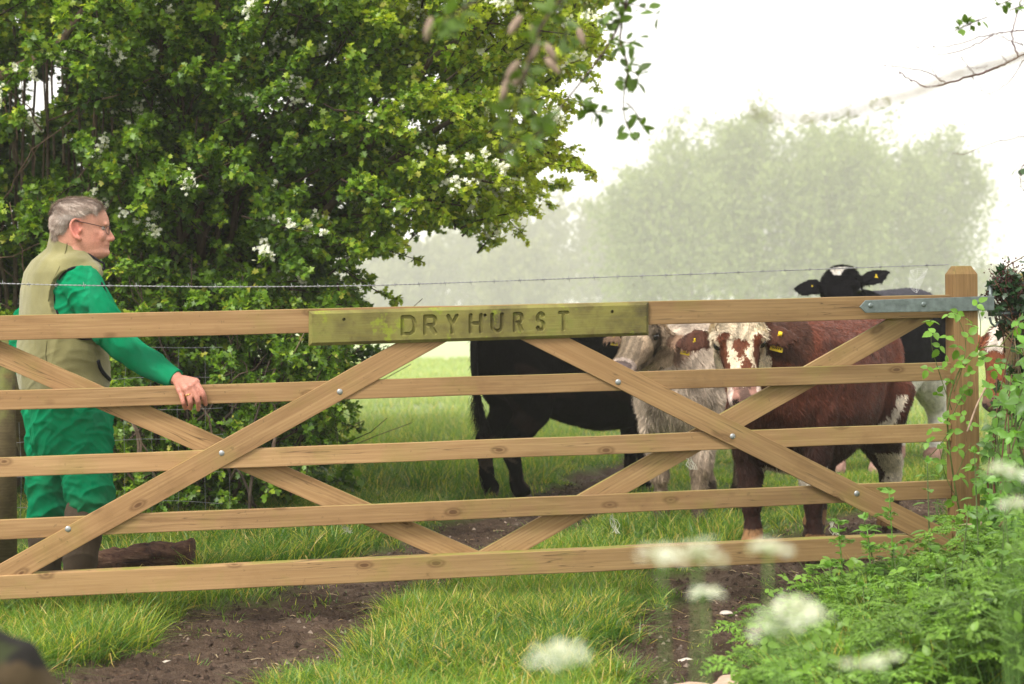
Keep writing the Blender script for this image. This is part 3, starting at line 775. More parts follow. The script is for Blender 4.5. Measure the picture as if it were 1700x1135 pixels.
# the far side of the crown, seen as darkness between the sprays
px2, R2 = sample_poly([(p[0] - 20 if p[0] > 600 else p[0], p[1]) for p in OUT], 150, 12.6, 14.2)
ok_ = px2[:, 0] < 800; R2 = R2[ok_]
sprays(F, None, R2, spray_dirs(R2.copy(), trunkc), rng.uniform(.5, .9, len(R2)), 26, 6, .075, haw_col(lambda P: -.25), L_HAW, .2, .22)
F.build('foliage', M_leaf, haw); B.build('blossom', M_blossom, haw); W.build('twigs', M_bark, haw)
TR = MB()
def limb(pts, r0, r1, n=14, c=(.085, .062, .042), mb=None):
    C = bez(pts, n); C = C + rng.normal(0, 1, C.shape) * .012
    (mb or TR).tube(C, np.linspace(r0, r1, n), 7, np.tile(np.array(c), (n, 1)) * rng.uniform(.7, 1.3, (n, 1)))
g0 = lambda a, b_, Y: np.array(at(a, b_, Y))
for i, (bx, tx, ty, r_) in enumerate([(300, 470, 60, .055), (330, 640, 120, .06), (350, 760, 230, .05), (310, 390, -250, .065), (370, 600, -200, .055), (390, 820, 20, .05), (280, 250, -300, .05), (420, 700, 330, .035), (400, 540, 330, .04), (340, 880, 140, .045)]):
    Y0 = 11.3 + rng.uniform(-.4, .9)
    limb([g0(bx, 865, Y0), g0(bx - 25 + rng.uniform(-30, 30), 620, Y0), g0(bx + (tx - bx) * .28, 400, Y0), g0(bx + (tx - bx) * .65, ty + (400 - ty) * .35, Y0 - .2), g0(tx, ty, Y0 - .5)], r_ * .72, .010)
for k in range(26):   # fan of inner branches
    Y0 = rng.uniform(11, 12.4); x0 = rng.uniform(190, 420); x1 = x0 + rng.uniform(20, 330); y1 = rng.uniform(-120, 300)
    limb([g0(x0, rng.uniform(330, 600), Y0), g0(x0 + (x1 - x0) * .35, 330 + rng.uniform(-40, 40), Y0), g0(x1, y1, Y0 - .2)], rng.uniform(.010, .024), .005, 9)
TR.build('trunk', M_bark, haw)

# ---------------- hedge of tall thin stems behind the man (left)
hed = empty('hedge', (at(60, 860, 11.5).x, 11.5, .1), 'tall tangled hedge of thin upright stems and green leaves behind the man at the left', 'hedge')
F = MB(); W = MB(); B = MB(); TR = MB()
HO = [(-420, -420), (200, -420), (240, -50), (215, 120), (190, 240), (230, 330), (235, 420), (215, 560), (180, 640), (-420, 700)]
_, RT = sample_poly(HO, 680, 10.6, 12.6); D_ = spray_dirs(RT.copy(), np.array(at(60, 300, 12.8)))
nz_ = vnoise3(RT * 2.2); xx, yy = wpx(RT)
opening = (xx > 20) & (xx < 230) & (yy > 95) & (yy < 300)
keep = (nz_ > .28) & (~opening | (rng.random(len(RT)) < .4))
RT, D_ = RT[keep], D_[keep]
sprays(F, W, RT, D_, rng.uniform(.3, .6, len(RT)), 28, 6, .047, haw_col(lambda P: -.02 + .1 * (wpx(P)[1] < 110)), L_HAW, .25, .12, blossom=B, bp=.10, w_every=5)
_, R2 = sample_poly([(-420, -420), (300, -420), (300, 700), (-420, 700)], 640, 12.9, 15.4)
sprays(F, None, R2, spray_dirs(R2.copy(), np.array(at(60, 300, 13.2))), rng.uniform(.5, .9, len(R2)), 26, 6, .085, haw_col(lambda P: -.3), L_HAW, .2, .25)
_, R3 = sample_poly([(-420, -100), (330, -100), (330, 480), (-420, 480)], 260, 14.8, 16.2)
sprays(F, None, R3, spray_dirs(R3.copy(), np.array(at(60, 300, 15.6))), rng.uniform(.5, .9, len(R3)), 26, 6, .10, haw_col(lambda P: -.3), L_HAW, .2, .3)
for k in range(75):
    Y0 = rng.uniform(11.3, 13.0); x0 = rng.uniform(-300, 330); lean = rng.normal(0, 28)
    limb([g0(x0, 880, Y0), g0(x0 + rng.normal(0, 14), 560, Y0), g0(x0 + lean * .5, 300, Y0), g0(x0 + lean + rng.normal(0, 20), rng.uniform(-400, 60), Y0 + rng.uniform(-.3, .3))],
         rng.uniform(.008, .024), .005, 10, rng.choice([0, 1]) and (.13, .10, .065) or (.09, .065, .045))
limb([g0(-60, 165, 10.9), g0(0, 130, 10.8), g0(40, 108, 10.8), g0(92, 78, 10.7), g0(140, 20, 10.7)], .036, .02, 12, (.12, .085, .055))
for k in range(70):   # loose slanting twigs and old bramble stems
    Y0 = rng.uniform(10.6, 12); x0 = rng.uniform(-200, 300); y0 = rng.uniform(150, 640); a = rng.uniform(-1.2, 1.2)
    limb([g0(x0, y0, Y0), g0(x0 + 60 * math.sin(a), y0 - 60 * math.cos(a), Y0), g0(x0 + 150 * math.sin(a * 1.15), y0 - 130 * math.cos(a), Y0)], .005, .002, 6, (.16, .105, .07))
F.build('foliage', M_leaf, hed); B.build('blossom', M_blossom, hed); TR.build('stems', M_bark, hed); W.build('twigs', M_bark, hed)

# ---------------- low scrubby hedge bottom under the hawthorn
low = empty('scrub', (at(420, 850, 10.6).x, 10.6, .05), 'low straggly scrub of bare twigs and small leaves at the foot of the hawthorn', 'shrub')
F = MB(); W = MB(); TR = MB()
LO = [(150, 380), (330, 440), (470, 470), (560, 470), (600, 520), (560, 560), (600, 590), (585, 640), (545, 660), (565, 720), (520, 770), (500, 830), (440, 860), (150, 870)]
px_, RT = sample_poly(LO, 520, 10.0, 12.0); D_ = spray_dirs(RT.copy(), np.array(at(330, 700, 11.8)), .05)
sprays(F, W, RT - D_ * .25, D_, rng.uniform(.22, .5, len(RT)), 20, 5, .042, haw_col(lambda P: -.12), L_HAW2, .3, .10, w_every=2, twr=.0032)
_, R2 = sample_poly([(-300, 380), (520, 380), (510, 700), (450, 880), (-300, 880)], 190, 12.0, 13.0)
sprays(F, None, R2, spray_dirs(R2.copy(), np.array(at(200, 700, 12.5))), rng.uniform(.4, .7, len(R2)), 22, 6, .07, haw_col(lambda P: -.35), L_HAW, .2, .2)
for k in range(190):
    Y0 = rng.uniform(10.0, 12.2); x0 = rng.uniform(150, 500); y0 = rng.uniform(690, 870) - max(0, x0 - 480) * .8; a = rng.normal(-.05, .5); L_ = rng.uniform(90, 330)
    limb([g0(x0, y0, Y0), g0(x0 + L_ * .5 * math.sin(a), y0 - L_ * .5 * math.cos(a), Y0), g0(x0 + L_ * math.sin(a * 1.3), y0 - L_ * .9 * math.cos(a), Y0)], rng.uniform(.004, .012), .002, 7,
         [(.10, .07, .05), (.17, .12, .085), (.06, .045, .035)][rng.integers(3)])
F.build('foliage', M_leaf, low); TR.build('stems', M_bark, low); W.build('twigs', M_bark, low)

# ---------------- misty trees
def misty_tree(name, label, group, px0, wpx_, top, Y, n, csize, cols, seed, base_py=None, trunkp=True, feather=1.0):
    r = np.random.default_rng(seed)
    hw = wpx_ / 2 / FPX * Y; H = CAMZ + (HY - top) / FPX * Y; X0 = (px0 - CX) / FPX * Y
    zb_ = gz1(X0, Y); H = H - zb_; t = empty(name, (X0, Y, zb_), label, 'tree', group)
    F = MB(); TRk = MB()
    # main branches rising steeply
    nb = 26; tips = []
    for i in range(nb):
        a = r.random() * 2 * np.pi; rr = math.sqrt(r.random()) * hw; hh_ = H * (1 - .30 * (rr / hw) ** 2.5) * r.uniform(.78, 1.0)
        b0 = np.array([X0 + r.normal(0, .25), Y + r.normal(0, .3), 0]); p1 = b0 + np.array([math.cos(a) * rr * .3, math.sin(a) * rr * .3, H * .25]); p2 = np.array([X0 + math.cos(a) * rr, Y + math.sin(a) * rr, hh_])
        C = bez([b0, p1, p1 * .45 + p2 * .55 + np.array([0, 0, H * .03]), p2], 12)
        if i < 11 and trunkp: TRk.tube(C + np.array([0, 0, zb_]), np.linspace(.17, .03, 12) * r.uniform(.6, 1.1), 5, (.30, .26, .22))
        C[:, 2] += zb_; tips.append(C)
    k = int(n / nb)
    for C in tips:
        u = r.uniform(.12, 1.0, k) ** .8; ci = np.clip((u * 11).astype(int), 0, 10); f = (u * 11 - ci)[:, None]
        c = C[ci] * (1 - f) + C[ci + 1] * f
        rad = hw * .42 * (1.12 - u)[:, None] * feather + .25
        # sprays of leaf clumps: several leaves share a clump so that gaps appear
        q = r.integers(0, max(4, k // 24), k); off = r.normal(0, 1, (max(4, k // 24), 3))[q]
        P = c + off * rad * np.array([1, 1, .75]) + r.normal(0, .35, (k, 3)); P[:, 2] = np.maximum(P[:, 2], zb_ + .3 + r.random(k))
        D = unit(r.normal(0, .6, (k, 3)) + np.array([0, 0, .5])); Nn = unit(r.normal(size=(k, 3)))
        cc = np.array(cols[0]) + (np.array(cols[1]) - np.array(cols[0])) * np.clip(r.normal(.5, .3, k) , 0, 1)[:, None]
        V_, T_, C_ = leaves(L_QUAD, P, D, Nn, csize * r.uniform(.5, 1.3, k), cc); F.add(V_, T_, None, C_)
    F.build('crown', M_leaf_far, t)
    if TRk.V: TRk.build('trunk', M_bark, t)
    return t
GC = 'tall pale trees in the misty clump'
gcol = [(.13, .17, .065), (.28, .33, .12)]
for i, (a, w_, tp, dy, lab) in enumerate([
    (1078, 190, 250, 6, 'lowest rounded tree at the left edge of the misty clump'),
    (1150, 225, 178, 0, 'feathery tree left of centre in the misty clump'),
    (1315, 250, 143, 4, 'tallest pointed tree in the middle of the misty clump'),
    (1240, 190, 178, -8, 'short bright tree in front of the tallest one in the misty clump'),
    (1455, 225, 168, 2, 'feathery tree right of centre in the misty clump'),
    (1390, 200, 180, -9, 'lower front tree between the two highest misty trees, pale trunks showing'),
    (1553, 180, 205, 8, 'rounded tree at the right edge of the misty clump')]):
    misty_tree('misty_tree', lab, GC, a, w_ * 1.06, tp + 2, 285 + dy * 1.5, 17000, .60, gcol, 100 + i)
GF = 'faint far trees beyond the misty field'
fcol = [(.12, .13, .06), (.22, .23, .10)]
for i, (a, w_, tp, Y, lab) in enumerate([
    (925, 170, 300, 430, 'tall faint bare-looking tree just left of the misty clump'),
    (1010, 130, 330, 445, 'faint tree half hidden behind the left edge of the misty clump'),
    (800, 190, 352, 440, 'wide faint tree under the tip of the hawthorn branches'),
    (700, 150, 378, 420, 'low faint tree beside the hanging hawthorn twigs'),
    (610, 150, 400, 435, 'leftmost faint tree, seen through the edge of the hawthorn'),
    (860, 160, 395, 390, 'low greener faint tree in front of the far tree line'),
    (1655, 110, 455, 440, 'low faint tree right of the misty clump')]):
    misty_tree('faint_tree', lab, GF, a, w_, tp, Y, 4200, 1.4, fcol, 200 + i, trunkp=True)

# ------------------------------------------------------------------ sculpting by voxel union
def loft(mb, C, A, B, n=20, power=1.0):
    """closed loft: ring i = C[i] + cos*A[i] + sin*B[i]"""
    C, A, B = [np.asarray(x, float) for x in (C, A, B)]; k = len(C)
    th = np.arange(n) / n * 2 * np.pi; co, si = np.cos(th), np.sin(th)
    if power != 1.0: co = np.sign(co) * np.abs(co) ** power; si = np.sign(si) * np.abs(si) ** power
    V = (C[:, None] + co[None, :, None] * A[:, None] + si[None, :, None] * B[:, None]).reshape(-1, 3)
    V = np.vstack([V, C[0], C[-1]])
    Q = [[i * n + j, i * n + (j + 1) % n, (i + 1) * n + (j + 1) % n, (i + 1) * n + j] for i in range(k - 1) for j in range(n)]
    T = [[k * n, (j + 1) % n, j] for j in range(n)] + [[k * n + 1, (k - 1) * n + j, (k - 1) * n + (j + 1) % n] for j in range(n)]
    T = np.array(T); Q = np.array(Q); c0 = V.mean(0); W_ = V - c0
    vol = np.einsum('ij,ij->', W_[T[:, 0]], np.cross(W_[T[:, 1]], W_[T[:, 2]])) + np.einsum('ij,ij->', W_[Q[:, 0]], np.cross(W_[Q[:, 1]], W_[Q[:, 2]])) + np.einsum('ij,ij->', W_[Q[:, 0]], np.cross(W_[Q[:, 2]], W_[Q[:, 3]]))
    if vol < 0: T = T[:, ::-1]; Q = Q[:, ::-1]
    mb.add(V, T, Q)
def chain(mb, P, r, n=14, sub=4, flat=None):
    """round tapering limb through joints P with radii r, rounded ends"""
    P = np.array(P, float); r = np.array(r, float)
    C = bez(P, (len(P) - 1) * sub + 1); rr = np.interp(np.linspace(0, 1, len(C)), np.linspace(0, 1, len(P)), r)
    Tn = np.gradient(C, axis=0); Tn = unit(Tn)
    U = np.cross(Tn, [0.03, 1, 0.02]); U = unit(U); W = np.cross(Tn, U)
    f = 1.0 if flat is None else flat
    loft(mb, C, U * rr[:, None], W * rr[:, None] * f, n)
    mb.sphere(C[0], rr[0], 12, 8); mb.sphere(C[-1], rr[-1], 12, 8)
def sculpt(mb, voxel, smooth=6, fac=.5):
    """voxel union -> (verts, quads/tris as mesh) returns numpy V, N and a mesh datablock"""
    o = mb.build('sculpt_tmp', None, None, True, False)
    md = o.modifiers.new('r', 'REMESH'); md.mode = 'VOXEL'; md.voxel_size = voxel; md.adaptivity = 0
    if smooth:
        ms = o.modifiers.new('s', 'SMOOTH'); ms.iterations = smooth; ms.factor = fac
    dg = bpy.context.evaluated_depsgraph_get(); dg.update()
    me = bpy.data.meshes.new_from_object(o.evaluated_get(dg))
    old = o.data; bpy.data.objects.remove(o); bpy.data.meshes.remove(old)
    n = len(me.vertices); V = np.zeros(n * 3, np.float32); me.vertices.foreach_get('co', V)
    N = np.zeros(n * 3, np.float32); me.vertices.foreach_get('normal', N)
    return me, V.reshape(-1, 3).astype(float), N.reshape(-1, 3).astype(float)
def finish(me, V, C, name, mat, parent):
    me.vertices.foreach_set('co', V.astype(np.float32).ravel())
    c = np.ones((len(V), 4), np.float32); c[:, :3] = C
    a = me.color_attributes.new('Col', 'FLOAT_COLOR', 'POINT'); a.data.foreach_set('color', c.ravel())
    me.polygons.foreach_set('use_smooth', np.ones(len(me.polygons), bool)); me.update()
    me.materials.clear(); me.materials.append(mat)
    o = bpy.data.objects.new(name, me); col.objects.link(o); me.name = name
    if parent is not None: o.parent = parent
    return o
def surf_samples(me, V, n, wfun=None, rs=rng):
    me.calc_loop_triangles(); nt_ = len(me.loop_triangles); T = np.zeros(nt_ * 3, np.int32); me.loop_triangles.foreach_get('vertices', T); T = T.reshape(-1, 3)
    a, b_, c = V[T[:, 0]], V[T[:, 1]], V[T[:, 2]]
    fn = np.cross(b_ - a, c - a); ar = np.linalg.norm(fn, axis=1) / 2
    w = ar.copy()
    if wfun is not None: w = w * wfun((a + b_ + c) / 3)
    w /= w.sum(); k = rs.choice(nt_, n, p=w)
    u = rs.random((n, 1)); v = rs.random((n, 1)); f = u + v > 1; u[f] = 1 - u[f]; v[f] = 1 - v[f]
    P = a[k] + (b_[k] - a[k]) * u + (c[k] - a[k]) * v
    return P, unit(fn[k]), T[k]
def hairs(name, P, D, Nn, length, width, C, mat, parent, curl=0.0, sag=.3, root=.7):
    """two-segment tapering hairs"""
    n = len(P); length = np.broadcast_to(length, (n,))[:, None]; width = np.broadcast_to(width, (n,))[:, None]
    S = unit(np.cross(D, Nn) + rng.normal(0, .15, (n, 3)))
    M1 = P + D * length * .5; cv = rng.normal(0, 1, (n, 3)) * curl
    E = P + D * length * .92 + (cv + np.array([0, 0, -sag])) * length * .5
    V = np.stack([P + S * width / 2, P - S * width / 2, M1 + S * width * .38, M1 - S * width * .38, E], 1).reshape(-1, 3)
    b_ = (np.arange(n) * 5)[:, None]
    CC = np.repeat(C, 5, axis=0).reshape(n, 5, 3) * np.array([root, root, 1, 1, 1.12])[None, :, None]
    return mesh_obj(name, V, b_ + np.array([[2, 3, 4]]), b_ + np.array([[0, 1, 3, 2]]), mat, parent, CC.reshape(-1, 3), True, world=False)

M_hide = vcol_mat('hide', .75, .18, .35, 60, .25, sheen=.1)
M_fur = vcol_mat('fur', .65, .18, .1, 40); M_fur_b = vcol_mat('dark_fur', .85, .03, .1, 40); M_hide_b = vcol_mat('dark_hide', .9, .02, .35, 60, .25)
M_eye = flat_mat('wet_dark_eye', (.008, .006, .005), .08, .8, 0, .1)
s = NT('ear_tag_yellow'); b = s.bsdf(.4, .4); tc = s.n('ShaderNodeTexCoord')
b.inputs['Base Color'].default_value = (.82, .60, .015, 1); M_tag = s.m
M_ink = flat_mat('tag_ink', (.02, .02, .02), .7, .2)
M_hoof = flat_mat('hoof_horn', (.06, .035, .022), .5, .4, 0, .4, 30, .3)

def cow(name, label, front, heading, H, head, ax, nrm, pattern, furlen, nfur, hs=1.0, steps=((0, 0), (0, 0), (0, 0), (0, 0)), fat=1.0, seed=1, tags=(), tail=None, ears=(0, 0), hoofs=True, hide=None, earbase=.06, eye_a=.152, pollf=3.2, fur=None):
    hide = hide or M_hide
    rs = np.random.default_rng(seed)
    h = np.array([math.cos(heading), math.sin(heading), 0]); left = np.array([-h[1], h[0], 0]); up = np.array([0, 0, 1.0])
    Rm = np.stack([h, left, up])          # world -> local
    org = np.array(front, float) - h * .37 * H
    t = empty(name, (org[0], org[1], 0.0), label, 'cow', 'young cattle gathered behind the gate', rot=(0, 0, heading))
    L = lambda w: Rm @ (np.array(w, float) - np.array([org[0], org[1], 0]))
    m = MB()
    S = [(-.64, .80, .06, .05), (-.61, .79, .15, .13), (-.53, .765, .205, .185), (-.42, .745, .235, .205), (-.25, .71, .265, .215), (-.08, .675, .295, .245), (.08, .655, .315, .255), (.22, .655, .315, .245),
         (.34, .67, .315, .205), (.45, .69, .275, .165), (.54, .70, .20, .12), (.60, .70, .11, .07)]
    C = [[x * H, 0, z * H] for x, z, a, b_ in S]; A = [[0, b_ * H * fat, 0] for x, z, a, b_ in S]; B = [[0, 0, a * H * (fat * .4 + .6)] for x, z, a, b_ in S]
    loft(m, C, A, B, 28, .88)
    # hip and shoulder masses
    for sgn in (1, -1):
        m.sphere((-.44 * H, sgn * .115 * H * fat, .74 * H), (.17 * H, .11 * H, .21 * H)); m.sphere((.33 * H, sgn * .12 * H * fat, .70 * H), (.15 * H, .10 * H, .24 * H))
    hl = L(head); a_ = unit(Rm @ np.array(ax, float)); n_ = Rm @ np.array(nrm, float); n_ = unit(n_ - a_ * (n_ @ a_)); s_ = np.cross(n_, a_)
    # neck
    nb = [np.array([.34 * H, 0, .74 * H]), np.array([.48 * H, 0, .76 * H])]
    he = hl - n_ * .09 * hs + a_ * .05 * hs
    C = bez([nb[0], nb[1] * .45 + he * .55 if np.linalg.norm(he - nb[1]) > .25 else nb[1], he], 8)
    rw = np.linspace(.165 * H, .088 * hs, 8); rh = np.linspace(.235 * H, .115 * hs, 8)
    Tn = unit(np.gradient(C, axis=0)); sd = unit(np.cross(Tn, [0, 0, 1]) + s_ * np.linspace(0, .6, 8)[:, None]); sd = unit(sd - Tn * (sd * Tn).sum(1)[:, None]); vv = np.cross(sd, Tn)
    loft(m, C, sd * rw[:, None], vv * rh[:, None], 22)
    m.sphere(C[-1], .10 * hs)
    # legs
    joints = []
    spec_f = [(.34, .60, .105), (.355, .47, .088), (.365, .36, .060), (.372, .275, .053), (.362, .17, .036), (.362, .085, .043), (.385, .03, .050)]
    spec_r = [(-.44, .66, .145), (-.38, .50, .118), (-.44, .39, .078), (-.525, .30, .056), (-.505, .17, .040), (-.495, .085, .046), (-.47, .03, .052)]
    hooves = []
    for k, (sp, sg) in enumerate(((spec_f, 1), (spec_f, -1), (spec_r, 1), (spec_r, -1))):
        dx, dy = steps[k]; P = []; r_ = []
        for x, z, r0 in sp:
            f = np.clip((.62 - z) / .6, 0, 1) ** 1.1
            yy = sg * (.125 * fat - .02 * f) * H
            P.append([x * H + dx * f * H, yy + dy * f * H, z * H]); r_.append(r0 * H * .95)
        P[-1][2] = .055; chain(m, P[:], r_, 14, 3, 1.12 if k > 1 else 1.0); hooves.append(P[-1])
    # head
    HS = [(-.035, -.03, .045, .04), (0, -.02, .082, .07), (.06, -.008, .102, .088), (.12, 0, .104, .094), (.19, -.006, .086, .088), (.27, -.014, .068, .073), (.335, -.016, .064, .062), (.385, -.016, .071, .058), (.43, -.018, .069, .054), (.46, -.02, .052, .040), (.475, -.02, .03, .022)]
    C = [hl + (a_ * x + n_ * z) * hs for x, z, w_, d_ in HS]; loft(m, C, [s_ * w_ * hs for x, z, w_, d_ in HS], [n_ * d_ * hs for x, z, w_, d_ in HS], 24, .9)
    loft(m, [hl + (a_ * x + n_ * z) * hs for x, z in ((.02, -.09), (.10, -.10), (.20, -.085), (.32, -.06), (.43, -.045))], [s_ * w_ * hs for w_ in (.05, .062, .052, .04, .045)], [n_ * w_ * hs for w_ in (.05, .06, .045, .032, .028)], 18)
    for sg in (1, -1):   # brow ridges, nostril wings
        m.sphere(hl + (a_ * (eye_a - .012) + s_ * sg * .080 + n_ * .050) * hs, .034 * hs); m.sphere(hl + (a_ * .44 + s_ * sg * .042 + n_ * .012) * hs, .026 * hs)
    earinfo = []
    for sg, lift in ((1, ears[0]), (-1, ears[1])):
        e0 = hl + (a_ * earbase + s_ * sg * .085 - n_ * .035) * hs; ed = unit(s_ * sg + a_ * (.12 - lift) - n_ * .22); ew = unit(a_ - ed * (a_ @ ed)); en = np.cross(ed, ew)
        ll = .185 * hs; prof = [(0, .024), (.12, .036), (.35, .055), (.6, .058), (.8, .042), (.95, .018), (1.0, .006)]
        loft(m, [e0 + ed * u * ll for u, w_ in prof], [ew * w_ * hs for u, w_ in prof], [en * max(.007, .011 * (1 - u)) * hs for u, w_ in prof], 14)
        earinfo.append((e0, ed, ew, en, ll))
    me, V, N = sculpt(m, .0125, 5)
    hc = (V - hl) @ np.stack([a_, n_, s_], 1) / hs
    # carve the inner ear, nostrils, mouth, eye sockets
    dsp = np.zeros(len(V))
    for sg in (1, -1):
        d = np.linalg.norm(hc - np.array([.448, .022, sg * .040]), axis=1); dsp -= .014 * np.exp(-(d / .013) ** 2)
        d = np.linalg.norm(hc - np.array([eye_a, .024, sg * .100]), axis=1); dsp -= .010 * np.exp(-(d / .018) ** 2)
    inhead = (hc[:, 0] > -.08) & (hc[:, 0] < .5) & (np.abs(hc[:, 1] + .02) < .17) & (np.abs(hc[:, 2]) < .13)
    mouth = inhead & (np.abs(hc[:, 1] + .036 + (.45 - hc[:, 0]) * .12) < .007) & (hc[:, 0] > .30)
    dsp -= mouth * .006
    lump = (vnoise3(V * 9) - .5) * .022 * np.clip(furlen / .03, .3, 1.3)
    tuftn = (vnoise3(V * np.array([30, 70, 16]) + 5) - .5) * .010 * np.clip(furlen / .03, .3, 1.5)
    V = V + N * (dsp + (lump + tuftn) * (~inhead))[:, None]
    Cc = pattern(V, hc, inhead, H, hl)
    for sg in (1, -1):
        d = np.linalg.norm(hc - np.array([.450, .018, sg * .040]), axis=1); Cc[d < .019] = (.02, .012, .010)
    Cc[mouth] = (.03, .018, .014)
    def earmask(X):
        k_ = np.zeros(len(X), bool)
        for e0, ed, ew, en, ll in earinfo:
            q = X - e0; k_ |= ((q @ ed) > .03) & ((q @ ed) < ll + .02) & (np.abs(q @ ew) < .07) & (np.abs(q @ en) < .03)
        return k_
    Cc = Cc * np.where(inhead, 1, .7 + .6 * vnoise3(V * np.array([30, 70, 16]) + 5))[:, None]; body = finish(me, V, Cc, 'body', hide, t)
    # coat
    def wf(X):
        q = (X - hl) @ np.stack([a_, n_, s_], 1) / hs; ih = (q[:, 0] > -.1) & (q[:, 0] < .5) & (np.abs(q[:, 2]) < .14) & (np.abs(q[:, 1]) < .18)
        return 1 + 2.2 * ih
    P, Nf, Tv = surf_samples(me, V, nfur, wf, rs)
    q = (P - hl) @ np.stack([a_, n_, s_], 1) / hs; ih = (q[:, 0] > -.08) & (q[:, 0] < .5) & (np.abs(q[:, 2]) < .14) & (np.abs(q[:, 1] + .02) < .17)
    flow = np.tile([-.55, 0, -.75], (len(P), 1)); flow[ih] = a_ * 1.0
    poll = ih & (q[:, 0] < eye_a) & (q[:, 1] > -.06); 
    sw = np.stack([vnoise3(P * 16 + 3), vnoise3(P * 16 + 11), vnoise3(P * 16 + 23)], 1) - .5
    flow = flow + sw * (1.5 + 2.5 * poll[:, None])
    flow = unit(flow - Nf * (flow * Nf).sum(1)[:, None])
    D = unit(flow + Nf * (.28 + .35 * poll[:, None]) + rs.normal(0, .12, P.shape))
    ln = furlen * rs.uniform(.55, 1.25, len(P)); ln[ih] *= .42; ln[poll] *= pollf
    low = P[:, 2] < .42 * H; ln[low & ~ih] *= .75; ln[P[:, 2] < .10] *= .4
    belly = (np.abs(P[:, 0]) < .5 * H) & (P[:, 2] < .45 * H) & (P[:, 2] > .33 * H); ln[belly] *= 1.5
    ln[ih & (q[:, 0] > .40)] *= .15
    em = earmask(P); ln[em] *= .8
    for sg in (1, -1): ln *= np.clip((np.linalg.norm(q - np.array([eye_a, .024, sg * .09]), axis=1) - .012) / .035, .12, 1)
    Cf = pattern(P, q, ih, H, hl) * rs.uniform(.7, 1.3, (len(P), 1)) * (.45 + 1.1 * vnoise3(P * np.array([30, 70, 16]) + 5))[:, None]
    kk = (P[:, 2] > .05)
    hairs('coat', P[kk], D[kk], Nf[kk], ln[kk], .0030, np.clip(Cf[kk], 0, 1), fur or M_fur, t, curl=.25)
    # eyes
    for sg in (1, -1):
        e = MB(); e.sphere(hl + (a_ * eye_a + s_ * sg * .088 + n_ * .024) * hs, .0205 * hs, 14, 10); e.build('eye', M_eye, t, True, False)
    if hoofs:
        for P_ in hooves:
            e = MB()
            for dy in (.021, -.021):
                f = H / 1.2
                loft(e, [[P_[0] - .010 * f, P_[1] + dy * f, .075 * f], [P_[0] + .004, P_[1] + dy * f, .035 * f], [P_[0] + .018 * f, P_[1] + dy * f, -.004]], [[.034 * f, 0, 0], [.046 * f, 0, 0], [.056 * f, 0, 0]], [[0, .019 * f, 0], [0, .023 * f, 0], [0, .026 * f, 0]], 12)
            e.build('hoof', M_hoof, t, True, False)
    for sg, u, drop, tw in tags:     # yellow plastic ear tags: side, position along ear, size, twist
        e0, ed, ew, en, ll = earinfo[0 if sg > 0 else 1]
        front_ = -1 if (en @ n_) < 0 else 1
        c = e0 + ed * ll * u + en * front_ * .016; e = MB()
        dn = unit(np.array([0, 0, -1.0]) + ed * tw); nn = unit(en * front_ + Rm @ np.array([0, -.5, 0])); sdv = unit(np.cross(nn, dn)); nn = np.cross(dn, sdv)
        pr = [(-.010, .007), (.004, .007), (.014, .009), (.024, .020), (.060, .024), (.064, .023)]
        V2 = []; 
        for z in (-.0012, .0012):
            for y_, w_ in pr: V2 += [c + dn * y_ * drop + sdv * w_ * drop + nn * z, c + dn * y_ * drop - sdv * w_ * drop + nn * z]
        k_ = len(pr); Q = []
        for i in range(k_ - 1): Q.append([2 * i, 2 * i + 1, 2 * i + 3, 2 * i + 2]); o_ = 2 * k_; Q.append([o_ + 2 * i, o_ + 2 * i + 2, o_ + 2 * i + 3, o_ + 2 * i + 1]); Q.append([2 * i, 2 * i + 2, o_ + 2 * i + 2, o_ + 2 * i]); Q.append([2 * i + 1, o_ + 2 * i + 1, o_ + 2 * i + 3, 2 * i + 3])
        Q.append([2 * k_ - 2, 2 * k_ - 1, 4 * k_ - 1, 4 * k_ - 2]); e.add(V2, None, Q)
        e.sphere(c + nn * .003, .008 * drop, 10, 6)
        tg = e.build('ear_tag', M_tag, t, False, False)
        ik = MB()    # rows of small printed digits, too small to read in the photograph
        for row, (yy, w_, hh_) in enumerate(((.032, .010, .005), (.042, .005, .005), (.053, .016, .006))):
            for j in range(-2, 3):
                if abs(j * .0065) > w_: continue
                ik.box(c + dn * yy * drop + sdv * j * .0065 * drop + nn * .0016, (.0001, .0001, .0001)); ik.n
                cc = c + dn * yy * drop + sdv * (j * .0065 + rs.normal(0, .0006)) * drop + nn * .0020
                ik.add([cc + (dn * p_ * hh_ * .5 + sdv * r2 * .0018) * drop for p_, r2 in ((-1, -1), (-1, 1), (1, 1), (1, -1))], None, [[0, 1, 2, 3]])
        ik.build('printed_digits', M_ink, tg, False, False)
    if tail is not None:
        e = MB(); tp = [np.array([-.61 * H, 0, .93 * H]), np.array([-.655 * H, tail, .86 * H]), np.array([-.65 * H, tail * 1.5, .62 * H]), np.array([-.60 * H, tail * 1.3, .42 * H])]
        C = bez(tp, 14); e.tube(C, np.linspace(.028, .014, 14) * H, 8, np.tile(pattern(np.array([[-.6 * H, 0, .9 * H]]), np.array([[9., 9, 9]]), np.array([False]), H, hl)[0], (14, 1)))
        to = e.build('tail', M_hide, t, True, False)
        u = rs.uniform(0, 1, 2600); ci = np.clip((u * 13).astype(int), 0, 12); base = C[ci]
        dr = unit(np.array([-.1, 0, -1]) + rs.normal(0, .22, (2600, 3)))
        tc_ = np.tile(pattern(np.array([[-.6 * H, 0, .9 * H]]), np.array([[9., 9, 9]]), np.array([False]), H, hl)[0], (2600, 1)) * rs.uniform(.6, 1.5, (2600, 1))
